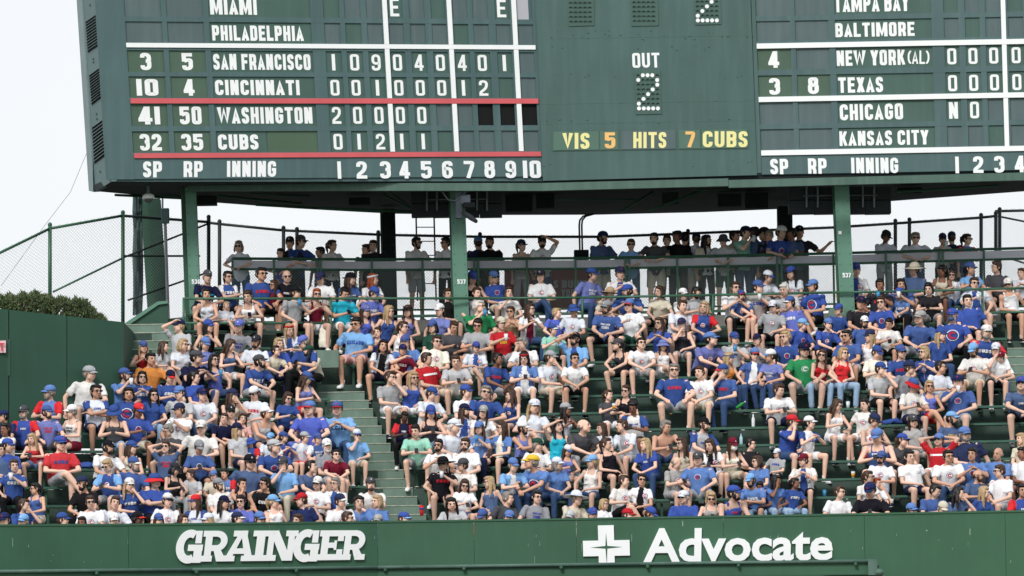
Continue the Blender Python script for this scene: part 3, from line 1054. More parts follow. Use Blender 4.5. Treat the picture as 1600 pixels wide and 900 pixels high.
# leaning grid: x shift with height
def LX(x, y): return x + (y - 95) * (.062 - .012 * (x - 200) / 640)
def RX(x, y): return x + (y - 90) * (.036 - .008 * (x - 1183) / 420)
def ly(y, x): # rows sag slightly to the right on the left wing
    t = (x - 200) / 640
    return y + t * (3.6 - 6.4 * (y - 72) / 172)
def ryy(y, x):
    return y - (x - 1183) * .0178
FACE = [('wing', Lp, LN, [(170, -60), (834, -60), (848, 282.5), (175, 283.5)]),
        ('center', Cp, CN, [(834, -60), (1171, -60), (1183, 273.5), (848, 282.5)]),
        ('wing', Rp, RN, [(1171, -60), (1700, -60), (1700, 263.5), (1183, 273.5)])]
sbq('face_panel', Lp, LN, [(175, 283.5), (848, 282.5), (835, -60), (153, -60)], -.08, .25, M_board)
sbq('face_panel', Cp, CN, [(848.3, 282.5), (1182.7, 273.5), (1170, -60), (835.3, -60)], 0, .33, M_center)
sbq('face_panel', Rp, RN, [(1183, 273.5), (1700, 263.5), (1690, -60), (1170, -60)], -.08, .25, M_board)
# frame lattice standing proud of the recessed cells, cell panels and characters
def cell(side, x0, x1, y0, y1, m, txt=None, tm=None, off=-.065, tb=None, bold=.20):
    fn, N = (Lp, LN) if side == 'L' else (Rp, RN)
    fx = LX if side == 'L' else RX
    fy = ly if side == 'L' else ryy
    mp = lambda x, y: (fx(x, y), fy(y, x))
    q = [mp(x0, y1), mp(x1, y1), mp(x1, y0), mp(x0, y0)]
    o = sbq('number_panel', fn, N, q, off, .012, m)
    if txt:
        tx0, tx1, ty0, ty1 = tb
        v, f = block_text(txt, bold)
        t = stroke_solid('painted_characters', v, f, lambda a, b: fn(*mp(tx0 + (tx1 - tx0) * a, ty1 + (ty0 - ty1) * b), off + .004), N, .003, tm or M_white, o)
    return o
LROWS = [(-12, 25), (33, 66), (78, 112), (119, 152), (162, 197), (205, 238)]
LC0 = [(200, 257), (265, 322), (331, 490)]
LCI = [(510, 535), (543, 568), (577, 601), (611, 634), (644, 668), (678, 701), (712, 735), (743, 767), (778, 801), (812, 836)]
names = [('MIAMI', 334, 407), ('PHILADELPHIA', 335, 478), ('SAN FRANCISCO', 334, 486), ('CINCINNATI', 334.5, 466.5), ('WASHINGTON', 335, 484), ('CUBS', 334, 397)]
SPv = ['', '', '3', 'IO', '4I', '32']; RPv = ['', '', '5', '4', '50', '35']
inn = ['   E    E ', '', '109040401', '00100012', '20000', '01211']
for r, (y0, y1) in enumerate(LROWS):
    cy0, cy1 = y0 + 5, y1 - 4
    for (x0, x1), s in zip(LC0[:2], (SPv[r], RPv[r])):
        cx = (x0 + x1) / 2
        wd = 8.5 if len(s) == 1 else 17
        cell('L', x0, x1, y0, y1, M_cellg if s else M_celle, s or None, tb=(cx - wd, cx + wd, cy0 - 1, cy1 + 1))
    x0, x1 = LC0[2]
    s, a, b = names[r]
    if r == 5:
        cell('L', x0, 410, y0, y1, M_cellt, s, tb=(a, b, cy0, cy1), bold=.205)
        cell('L', 411.5, x1, y0, y1, M_celly)
    else:
        cell('L', x0, x1, y0, y1, M_cellt, s, tb=(a, b, cy0, cy1), bold=.205)
    for c, (x0, x1) in enumerate(LCI):
        s = inn[r][c] if c < len(inn[r]) else ' '
        if r == 0 and c == 9:
            cell('L', x0, x1 - 5, y0, y1, M_pink); continue
        if r == 4 and c >= 7:
            cell('L', x0 - 1, x1, y0 - 1, y1 - 1, M_dark, off=-.078); continue
        m = M_cellt if s != ' ' else (M_celle if (c * 7 + r * 3) % 5 else M_cellt)
        if s == ' ': cell('L', x0, x1, y0, y1, m); continue
        cx = (x0 + x1) / 2 - .5 
        wd = 2.6 if s == '1' else 7.0
        cell('L', x0, x1, y0, y1, m, 'I' if s == '1' else s, tb=(cx - wd, cx + wd, cy0 - .5, cy1 + .5), bold=.155)
def lat(side, x0, x1, y0, y1, m, off=-.03, thick=.05, nm='frame_strip'):
    fn, N = (Lp, LN) if side == 'L' else (Rp, RN)
    fx = LX if side == 'L' else RX
    fy = ly if side == 'L' else ryy
    mp = lambda x, y: (fx(x, y), fy(y, x))
    return sbq(nm, fn, N, [mp(x0, y1), mp(x1, y1), mp(x1, y0), mp(x0, y0)], off, thick, m)
# lattice strips
ycuts = [-40, -12, 25, 33, 66, 78, 112, 119, 152, 162, 197, 205, 238, 247]
for i in range(2, len(ycuts) - 1, 2):
    lat('L', 199, 838, ycuts[i], ycuts[i + 1], M_board)
lat('L', 155, 199.6, -45, 280, M_board, off=-.028); 
xg = [257, 265, 322, 331, 490, 510, 535, 543, 568, 577, 601, 611, 634, 644, 668, 678, 701, 712, 735, 743, 767, 778, 801, 812]
for i in range(0, len(xg), 2):
    lat('L', xg[i], xg[i + 1], -45, 245, M_board, off=-.033)
lat('L', 836, 842, -45, 243, M_board, off=-.034)
lat('L', 199.6, 840, 245.5, 279.5, M_board, off=-.036, nm='label_board')
for s, a, b, y0, y1 in [('SP', 213.5, 243, 252, 277), ('RP', 277, 307, 252, 277), ('INNING', 345, 422, 252, 277)]:
    v, f = block_text(s, .20)
    t = stroke_solid('painted_characters', v, f, lambda u, w_: Lp(LX(a + (b - a) * u, 265), ly(y1 + (y0 - y1) * w_, a), -.03), LN, .003, M_white, sb); para(t, sb)
for s, cx in zip(['I', '2', '3', '4', '5', '6', '7', '8', '9', 'IO'], (530, 565, 602, 632, 666, 699, 733, 765, 798, 831)):
    wd = 2.8 if s == 'I' else (8.3 if len(s) == 1 else 14)
    v, f = block_text(s, .19)
    t = stroke_solid('painted_characters', v, f, lambda u, w_: Lp(cx - wd + 2 * wd * u + (1 - w_) * 1.2, 279 - 27 * w_ - (cx - 530) * .004, -.03), LN, .003, M_white, sb); para(t, sb)
# divider bars
for x0, x1, y0, y1, m in [(199, 838, 69.3, 76.3, M_white)]:
    lat('L', x0, x1, y0 - 2.5, y1 - 2.5, m, off=.0, thick=.03, nm='divider_bar')
lat('L', 200.5, 838, 153.5, 161.5, M_red, off=.0, thick=.03, nm='divider_bar')
lat('L', 200.5, 838, 239.5, 247.0, M_red, off=.0, thick=.03, nm='divider_bar')
for xb in (602.5, 703, 804):
    for y0, y1 in ((-45, 66.5), (74, 153), (162, 238.5)):
        lat('L', xb, xb + 7.2, y0, y1, M_white, off=-.005, thick=.025, nm='divider_bar')

# right wing
RROWS = [(-12, 25), (33, 64), (76, 109), (118, 151), (160, 194), (202, 234)]
RC0 = [(1183, 1236), (1244, 1296), (1306, 1457)]
RCI = [(1476, 1499), (1509, 1532), (1541, 1565), (1576, 1600), (1609, 1632)]
rn = [('TAMPA BAY', 1306, 1423), ('BALTIMORE', 1306, 1430), ('NEW YORK', 1307, 1414), ('TEXAS', 1308, 1378), ('CHICAGO', 1309, 1408), ('KANSAS CITY', 1307, 1447)]
Rsp = ['', '', '4', '3', '', '']; Rrp = ['', '', '', '8', '', '']
Rin = ['', '', '0000', '0000', 'NO', '']
for r, (y0, y1) in enumerate(RROWS):
    cy0, cy1 = y0 + 5, y1 - 4
    for (x0, x1), s in zip(RC0[:2], (Rsp[r], Rrp[r])):
        cx = (x0 + x1) / 2 - 1
        cell('R', x0, x1, y0, y1, M_cellg if s else M_celle, s or None, tb=(cx - 8.5, cx + 8.5, cy0 - 1, cy1 + 1))
    x0, x1 = RC0[2]
    s, a, b = rn[r]
    o = cell('R', x0, x1, y0, y1, M_cellt, s, tb=(a, b, cy0, cy1))
    if r == 2:
        v, f = block_text('(AL)', .15)
        t = stroke_solid('painted_characters', v, f, lambda u, w_: Rp(RX(1418 + 34 * u, 92), ryy(cy1 - 1 + (cy0 + 3 - cy1) * w_, 1435), -.061), RN, .003, M_white, sb); para(t, sb)
    for c, (x0, x1) in enumerate(RCI):
        s = Rin[r][c] if c < len(Rin[r]) else ' '
        if s == ' ':
            cell('R', x0, x1, y0, y1, M_celle if (c + r * 2) % 3 else M_cellt); continue
        cx = (x0 + x1) / 2 - .5
        cell('R', x0, x1, y0, y1, M_cellt, s, tb=(cx - 7, cx + 7, cy0 - .5, cy1 + .5), bold=.155 if s != 'N' else .19)
yc = [25, 33, 64, 76, 109, 118, 151, 160, 194, 202, 234, 243]
for i in range(0, len(yc), 2):
    lat('R', 1182, 1660, yc[i], yc[i + 1], M_board)
xg = [1236, 1244, 1296, 1306, 1457, 1476, 1499, 1509, 1532, 1541, 1565, 1576, 1600, 1609, 1632, 1660]
for i in range(0, len(xg), 2):
    lat('R', xg[i], xg[i + 1], -45, 240, M_board, off=-.033)
lat('R', 1177, 1183.2, -45, 270, M_center, off=-.02)
lat('R', 1183.4, 1660, 243.5, 272.5, M_board, off=-.036, nm='label_board')
lat('R', 1183, 1660, 68, 76, M_white, off=0, thick=.03, nm='divider_bar')
lat('R', 1183, 1660, 151.5, 159.5, M_white, off=0, thick=.03, nm='divider_bar')
lat('R', 1184, 1660, 235, 243, M_white, off=0, thick=.03, nm='divider_bar')
for y0, y1 in ((-45, 68), (76, 151.5), (160, 235)):
    lat('R', 1565.8, 1573, y0, y1, M_white, off=-.005, thick=.025, nm='divider_bar')
for s, a, b in [('SP', 1203, 1231), ('RP', 1262, 1291), ('INNING', 1329.5, 1403)]:
    v, f = block_text(s, .20)
    t = stroke_solid('painted_characters', v, f, lambda u, w_: Rp(a + (b - a) * u + (1 - w_) * .8, 272 - (a - 1203) * .014 - 24 * w_, -.03), RN, .003, M_white, sb); para(t, sb)
for s, cx in zip(['I', '2', '3', '4'], (1495, 1528, 1561, 1593)):
    wd = 2.8 if s == 'I' else 8
    v, f = block_text(s, .19)
    t = stroke_solid('painted_characters', v, f, lambda u, w_: Rp(cx - wd + 2 * wd * u + (1 - w_) * .8, 270.5 - (cx - 1495) * .015 - 26 * w_, -.03), RN, .003, M_white, sb); para(t, sb)

# centre: dot matrices, OUT, hits
def ctext(s, x0, x1, y0, y1, m, bold=.17):
    v, f = block_text(s, bold)
    t = stroke_solid('painted_characters', v, f, lambda u, w_: Cp(x0 + (x1 - x0) * u + (1 - w_) * 1, y1 + (y0 - y1) * w_ - u * .6, .006), CN, .004, m, sb)
    para(t, sb)
ctext('OUT', 987.5, 1030, 83, 106, M_white, .17)
TWO = ['.###.', '#...#', '....#', '...#.', '..#..', '.#...', '#....', '#####']
def dots(x0, y0, px, py, rows, lean, boxq, first=0):
    p = sbq('dot_matrix_panel', Cp, CN, boxq, .02, .03, M_cellt)
    bmw, bmd = bmesh.new(), bmesh.new()
    for r in range(8):
        for c in range(5):
            x = x0 + c * px + r * lean; y = y0 + r * py
            on = rows[r][c] == '#'
            q = Cp(x, y, .022)
            b_ = bmw if on else bmd
            if on:
                for s, R in ((0, .042),):
                    n = 12
                    V = [q + Vector((R * math.cos(2 * math.pi * i / n), 0, R * math.sin(2 * math.pi * i / n))) - Vector((0, .012, 0)) for i in range(n)]
                    quad_prism(b_, V, .014, CN)
            else:   # hooded dark eyelid
                V = [q + Vector((.036 * math.cos(math.pi * i / 7), -.03, .036 * math.sin(math.pi * i / 7))) for i in range(8)]
                quad_prism(b_, V + [q + Vector((0, -.03, .022))], .03, CN)
    for b_, m_, nm in ((bmw, M_white, 'lit_dots'), (bmd, mat('eyelid_green', rgb(62, 88, 80), .7, .05), 'dark_eyelids')):
        if len(b_.verts): 
            o = bm_obj(nm, b_, m_, p)
        else: b_.free()
dots(997, 117.8, 7.4, 7.4, TWO, .2, [(993, 179), (1034, 178), (1032, 110), (990, 111)])
dots(1089, -19, 7.4, 7.3, TWO, .2, [(1086, 39), (1127, 38), (1125, -34), (1083, -33)])
OFFR = ['.....'] * 8
dots(891, -17, 7.4, 7.3, OFFR, .2, [(889, 41), (929, 40), (927, -33), (887, -32)])
dots(990, -18, 7.4, 7.3, OFFR, .2, [(987, 41), (1029, 40), (1027, -33), (985, -32)])
sbq('hits_board', Cp, CN, [(862, 236.5), (1171, 232.5), (1170, 200.5), (861, 204)], .01, .02, M_cellt)
M_hits = mat('hits_panel_green', rgb(80, 110, 98), .6, .07, 1.5)
for a, b, m in ((864, 936, M_hits), (937, 966, M_hits), (970, 1056, M_celle), (1060, 1094, M_hits), (1096, 1168, M_hits)):
    sbq('hits_panel', Cp, CN, [(a + 1, 235 - (a - 861) * .013), (b, 235 - (b - 861) * .013), (b - .5, 206 - (b - 861) * .013), (a + .5, 206 - (a - 861) * .013)], .022, .01, m)
def ct2(s, x0, x1, m, b=.19):
    v, f = block_text(s, b)
    t = stroke_solid('painted_characters', v, f, lambda u, w_: Cp(x0 + (x1 - x0) * u, 233 - (x0 - 861) * .012 - 25 * w_, .026), CN, .003, m, sb); para(t, sb)
ct2('VIS', 878.5, 921, M_yel); ct2('5', 945, 961.5, M_org); ct2('HITS', 989.5, 1041, M_yel); ct2('7', 1071, 1086, M_org); ct2('CUBS', 1098, 1168, M_yel)
# thin seams and bolts on the centre board
for x in (872, 940, 1040, 1110, 1160):
    sbq('seam', Cp, CN, [(x + 2, 200), (x + 2.7, 200), (x - 7.3, -50), (x - 8, -50)], .003, .004, M_fasc)
for yv in (58, 160, 191):
    sbq('seam', Cp, CN, [(846, yv + 3), (1178, yv - 2.5), (1178, yv - 3.1), (846, yv + 2.3)], .0035, .004, M_fasc)
bm = bmesh.new()
rr = random.Random(11)
for i in range(70):
    q = Cp(rr.uniform(850, 1175), rr.choice((52, 60, 75, 118, 158, 190, 256)) + rr.uniform(-4, 4), .002)
    ellipsoid(bm, q, (rr.uniform(.008, .03), .008, rr.uniform(.006, .014)), seg=6, rings=4)
para(bm_obj('bolts', bm, M_postd, sb), sb)

# left end of the scoreboard with its louvred vents
Sa = Lp(175, 283.5, -.05); Sb_ = on_z(146, 298.5, Sa.z)
Sc = at(125.5, -30, Sb_.y)
SP_, SN = Sa, (Sb_ - Sa).cross(Lp(153, -60) - Sa).normalized()
if SN.x > 0: SN = -SN
def Sp(px, py, off=0): return on_plane(px, py, SP_, SN) + SN * off
def sideq(nm, q, off, th, m):
    bm = bmesh.new(); quad_prism(bm, [Sp(x, y, off) for x, y in q], th, SN)
    return para(bm_obj(nm, bm, m, sb), sb)
sideq('end_wall', [(148, 300), (174.5, 283.5), (152.5, -60), (121, -60)], 0, .1, M_side)
sideq('corner_post', [(141, 298), (148.5, 300), (126, -60), (118, -60)], .03, .16, mat('corner_post_grey', rgb(120, 140, 142), .5, .1, 2))
for (tl, tr, br, bl) in (((134.5, 33), (153.5, 20), (157.5, 69), (138, 82)), ((140, 117), (158.5, 103.5), (162, 150), (144, 164)), ((144.5, 198), (163, 184.5), (166.5, 242), (148, 256))):
    f_ = sideq('vent', [bl, br, tr, tl], .012, .02, M_dark)
    for i in range(11):
        t0, t1 = (i + .1) / 11, (i + .5) / 11
        L = lambda t: (tl[0] + (bl[0] - tl[0]) * t, tl[1] + (bl[1] - tl[1]) * t)
        R_ = lambda t: (tr[0] + (br[0] - tr[0]) * t, tr[1] + (br[1] - tr[1]) * t)
        bm = bmesh.new()
        quad_prism(bm, [Sp(*L(t1), .04), Sp(*R_(t1), .04), Sp(*R_(t0), .02), Sp(*L(t0), .02)], .006, SN)
        o = bm_obj('louvre', bm, M_vent, f_)
for y in (8, 92, 97, 178, 186, 268):
    bm = bmesh.new()
    ellipsoid(bm, Sp(141 + y * .06, y, .01), (.02, .02, .03), seg=6, rings=4); ellipsoid(bm, Sp(155 + y * .045, y - 9, .01), (.02, .02, .03), seg=6, rings=4)
    para(bm_obj('hinge', bm, M_postd, sb), sb)

# fascia beam, floor and back wall of the scoreboard house
zB = B_.z - .02
fl = [Vector((Sa.x, Sa.y + .1, zB)), Vector((B_.x, B_.y + .1, zB)), Vector((Dp.x, Dp.y + .1, zB)), Vector((E_.x, E_.y + .1, zB))]
back = [(146, 298.5), (284, 311), (342, 317), (450, 325), (548, 330.5), (616, 334), (780, 336), (931, 335.6), (1100, 331.5), (1210, 327), (1330, 319), (1450, 310), (1600, 299), (1700, 291)]
bp = [on_z(x, y, zB + (0 if x < 1000 else 0)) for x, y in back]
bp = [Vector((p.x, min(p.y, 172), p.z)) for p in bp]
bm = bmesh.new()
lo = [bm.verts.new(p) for p in fl] + [bm.verts.new(p) for p in reversed(bp)]
bm.faces.new(lo)
hi = [bm.verts.new(v.co + Vector((0, 0, .12))) for v in lo]
bm.faces.new(list(reversed(hi)))
for i in range(len(lo)):
    j = (i + 1) % len(lo)
    bm.faces.new((lo[i], hi[i], hi[j], lo[j]))
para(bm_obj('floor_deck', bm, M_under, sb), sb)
bm = bmesh.new()
for p, q in zip(bp, bp[1:]):
    quad_prism(bm, [p, q, q + Vector((0, 0, 5.2)), p + Vector((0, 0, 5.2))], -.1, NY)
para(bm_obj('rear_wall', bm, M_board, sb), sb)
bm = bmesh.new()
for x0, x1 in ((293, 1138), (1138.4, 1700)):
    ya = lambda x: 283 + (0 if x < 848 else -(x - 848) * .0255) + 3
    dz = .0 if x0 < 1000 else -.035
    q = [at(x, ya(x) + 13.0, YB - .10) for x in (x0, 848 if x0 < 848 else x0)]
    pts = [x for x in (x0, 560, 848, 1000, x1) if x0 <= x <= x1]
    for a, b in zip(pts, pts[1:]):
        quad_prism(bm, [at(a, ya(a) + 12, YB - .55) + Vector((0, 0, dz)), at(b, ya(b) + 12, YB - .55) + Vector((0, 0, dz)), at(b, ya(b), YB - .55) + Vector((0, 0, dz)), at(a, ya(a), YB - .55) + Vector((0, 0, dz))], .2, NY)
para(bm_obj('fascia_beam', bm, M_fasc, sb), sb)
# trusses and pipes under the floor
for x0, y0, x1, y1, r in ((390, 302, 485, 302, .02), (340, 306, 470, 318, .03), (400, 320, 600, 331, .03), (180, 300, 290, 305, .03), (610, 300, 650, 330, .02), (1015, 329, 1100, 292, .03), (970, 331, 1020, 300, .025), (870, 312, 1000, 312, .02),
                          (1085, 297, 1140, 288, .02), (1400, 300, 1560, 290, .03), (640, 325, 600, 300, .02), (250, 305, 300, 292, .02), (500, 325, 700, 333, .03)):
    p, q = at(x0, y0, 158.8), at(x1, y1, 160.2)
    p.z = min(p.z, zB - .03); q.z = min(q.z, zB - .03)
    bm = bmesh.new(); tube(bm, (p, q), r, 6)
    para(bm_obj('truss_bar', bm, M_postd, sb), sb)
for (x0, x1, y0, y1, Y) in ((300, 338, 300, 320, 160), (545, 578, 308, 320, 160), (838, 866, 300, 325, 161), (790, 832, 305, 330, 161), (1035, 1060, 300, 318, 160), (1122, 1158, 302, 322, 161), (1165, 1200, 300, 325, 161), (1403, 1440, 292, 302, 160)):
    p, q = at(x0, y1, Y), at(x1, y0, Y)
    bm = bmesh.new(); box(bm, p.x, q.x, Y, Y + .5, p.z, min(q.z, zB - .01) if q.z > p.z else p.z + .2)
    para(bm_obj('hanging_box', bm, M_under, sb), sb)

# speaker clusters
def speakers(x0, x1, y0, y1, lab):
    t = empty('speaker_cluster', at((x0 + x1) / 2, y1, 158.6)); tag(t, lab, 'speaker', 'black speaker banks under the scoreboard')
    n = 4
    for i in range(n):
        a = x0 + (x1 - x0) * i / n; b = x0 + (x1 - x0) * (i + 1) / n - .8
        for j in range(2):
            ya, yb_ = y0 + (y1 - y0) * j / 2, y0 + (y1 - y0) * (j + 1) / 2 - .8
            p, q = at(a, yb_, 158.7), at(b, ya, 158.7)
            bm = bmesh.new(); box(bm, p.x, q.x, 158.7, 159.3, p.z, q.z)
            para(bm_obj('speaker_cabinet', bm, M_box, t), t)
    bm = bmesh.new()
    for fx in (.17, .28, .72, .83):
        a = x0 + (x1 - x0) * fx
        tube(bm, (at(a, y0 - 6, 158.62), at(a, y1 - 10, 158.62)), .025, 6)
    tube(bm, (at(x0 + 22, y0 + 14, 158.6), at(x1 - 22, y0 + 13, 158.6)), .015, 6)
    para(bm_obj('hanging_bracket', bm, M_steel, t), t)
speakers(643, 785, 298, 339, 'bank of black speakers hanging behind the middle pillar')
speakers(1233, 1393, 292, 334, 'bank of black speakers hanging behind the right-hand pillar')

# camera and conduit on the middle pillar
cmr = empty('tv_camera', at(735, 322, 157.5)); tag(cmr, 'grey remote television camera clamped to the middle pillar', 'camera')
def cbox(nm, x0, x1, y0, y1, Y, d, m, par):
    p, q = at(x0, y1, Y), at(x1, y0, Y)
    bm = bmesh.new(); box(bm, p.x, q.x, Y, Y + d, p.z, q.z)
    bmesh.ops.bevel(bm, geom=bm.edges[:], offset=.012, segments=1, affect='EDGES')
    return para(bm_obj(nm, bm, m, par), par)
M_camg = mat('camera_grey', rgb(96, 104, 118), .5, .08, 4)
cbox('housing', 712, 722, 300, 341, 157.5, .3, M_camg, cmr); cbox('body', 719, 735, 304, 319, 157.45, .3, M_camg, cmr)
cbox('motor', 724, 742, 316, 324, 157.4, .3, M_box, cmr)
bm = bmesh.new(); tube(bm, (at(724, 332, 157.4), at(736, 340, 157.2), at(744, 346, 157.0)), (.05, .06, .04), 8)
para(bm_obj('lens', bm, M_box, cmr), cmr)
bm = bmesh.new(); tube(bm, [at(x, y, 157.5) for x, y in ((690, 298), (700, 312), (712, 314), (728, 300), (736, 296))], .018, 6)
para(bm_obj('cable', bm, M_steel, cmr), cmr)

dm = empty('dome_camera', at(232, 300, 156.6)); tag(dm, 'white dome security camera hanging under the left end of the scoreboard', 'camera')
c = at(232, 309, 156.6)
bm = bmesh.new(); tube(bm, (c + Vector((0, 0, -.02)), c + Vector((0, 0, .05)), c + Vector((0, 0, .09))), (.13, .12, .05), 14); para(bm_obj('housing', bm, M_white, dm, True), dm)
bm = bmesh.new(); tube(bm, (c + Vector((0, 0, .08)), c + Vector((0, 0, .28))), .035, 8); para(bm_obj('stem', bm, M_side, dm), dm)
bm = bmesh.new(); ellipsoid(bm, c + Vector((0, 0, -.03)), (.10, .10, .08)); para(bm_obj('dome', bm, mat('smoked_dome', rgb(90, 92, 96), .1), dm, True), dm)

# junction box, conduit, netting bundle, ladder, lamp pole, guy wire
jb = empty('junction_box', at(258, 336, 160.8)); tag(jb, 'grey junction box with a conduit running down behind the left pillar', 'utility box')
cbox('box', 252, 264, 325, 349, 160.8, .15, M_side, jb)
bm = bmesh.new(); tube(bm, (at(258, 349, 160.9), at(263, 500, 160.9)), .035, 8); tube(bm, (at(254, 325, 160.9), at(254, 300, 160.9)), .02, 6)
para(bm_obj('conduit', bm, mat('conduit_grey', rgb(170, 172, 180), .5), jb), jb)
nb = empty('netting_bundle', at(215, 490, 161.5)); tag(nb, 'bundle of gathered dark netting hanging below the scoreboard corner', 'netting')
rr = random.Random(9)
for i in range(12):
    a = rr.uniform(-9, 9)
    bm = bmesh.new()
    tube(bm, [at(216 + a * .8 + rr.uniform(-1, 1), y, 161.5 + rr.uniform(-.2, .2)) for y in (306, 330, 360, 400, 440, 470, 492)], rr.uniform(.015, .04), 6)
    para(bm_obj('strand', bm, mat('netting_green', rgb(78, 98, 98), .8, .2), nb), nb)
ld = empty('ladder', at(666, 400, 163.6)); tag(ld, 'steel ladder rising to the scoreboard behind the deck', 'ladder')
for x0, x1 in ((650, 652.5), (678, 681.5)):
    bm = bmesh.new(); tube(bm, (at(x0, 330, 163.6), at(x1, 470, 163.6)), .018, 6); para(bm_obj('side_rail', bm, M_black, ld), ld)
for y in (355, 377, 399, 421, 443):
    bm = bmesh.new(); tube(bm, (at(651 + (y - 340) * .02, y, 163.6), at(679 + (y - 340) * .02, y, 163.6)), .012, 6); para(bm_obj('rung', bm, M_black, ld), ld)
lm = empty('floodlight', at(908, 395, 163)); tag(lm, 'black floodlight box on a curved conduit in the middle of the deck', 'light')
cbox('lamp_box', 897, 920, 390, 406, 162.8, .4, M_under, lm)
for dx in (0, 4):
    bm = bmesh.new(); tube(bm, [at(x + dx, y, 163) for x, y in ((906, 392), (905, 352), (906, 344), (911, 338), (925, 334))], .02, 6); para(bm_obj('conduit', bm, M_black, lm), lm)
bm = bmesh.new(); tube(bm, (at(135, 240, 165), at(110, 300, 165), at(70, 352, 165), at(2, 446, 165)), .006, 5)
tag(bm_obj('guy_wire', bm, M_wire), 'thin wire slanting across the pale sky to the scoreboard corner', 'wire')

# red banner behind the deck mesh
bn = empty('banner', at(865, 470, 163.5)); tag(bn, 'dark red banner with grey block letters behind the deck mesh', 'banner')
bm = bmesh.new(); quad_prism(bm, [at(788, 484, 163.8), at(945, 483, 163.8), at(945, 421, 163.8), at(788, 422, 163.8)], .03, NY)
para(bm_obj('cloth', bm, M_banner, bn), bn)
for s, x0, x1, y0, y1 in (("S BUN'S", 865, 918, 438, 450), ('YOU', 877, 898, 452, 464)):
    v, f = block_text(s, .2)
    para(stroke_solid('lettering', v, f, lambda a, b: at(x0 + (x1 - x0) * a, y1 + (y0 - y1) * b, 163.78), NY, .006, M_grey, bn), bn)

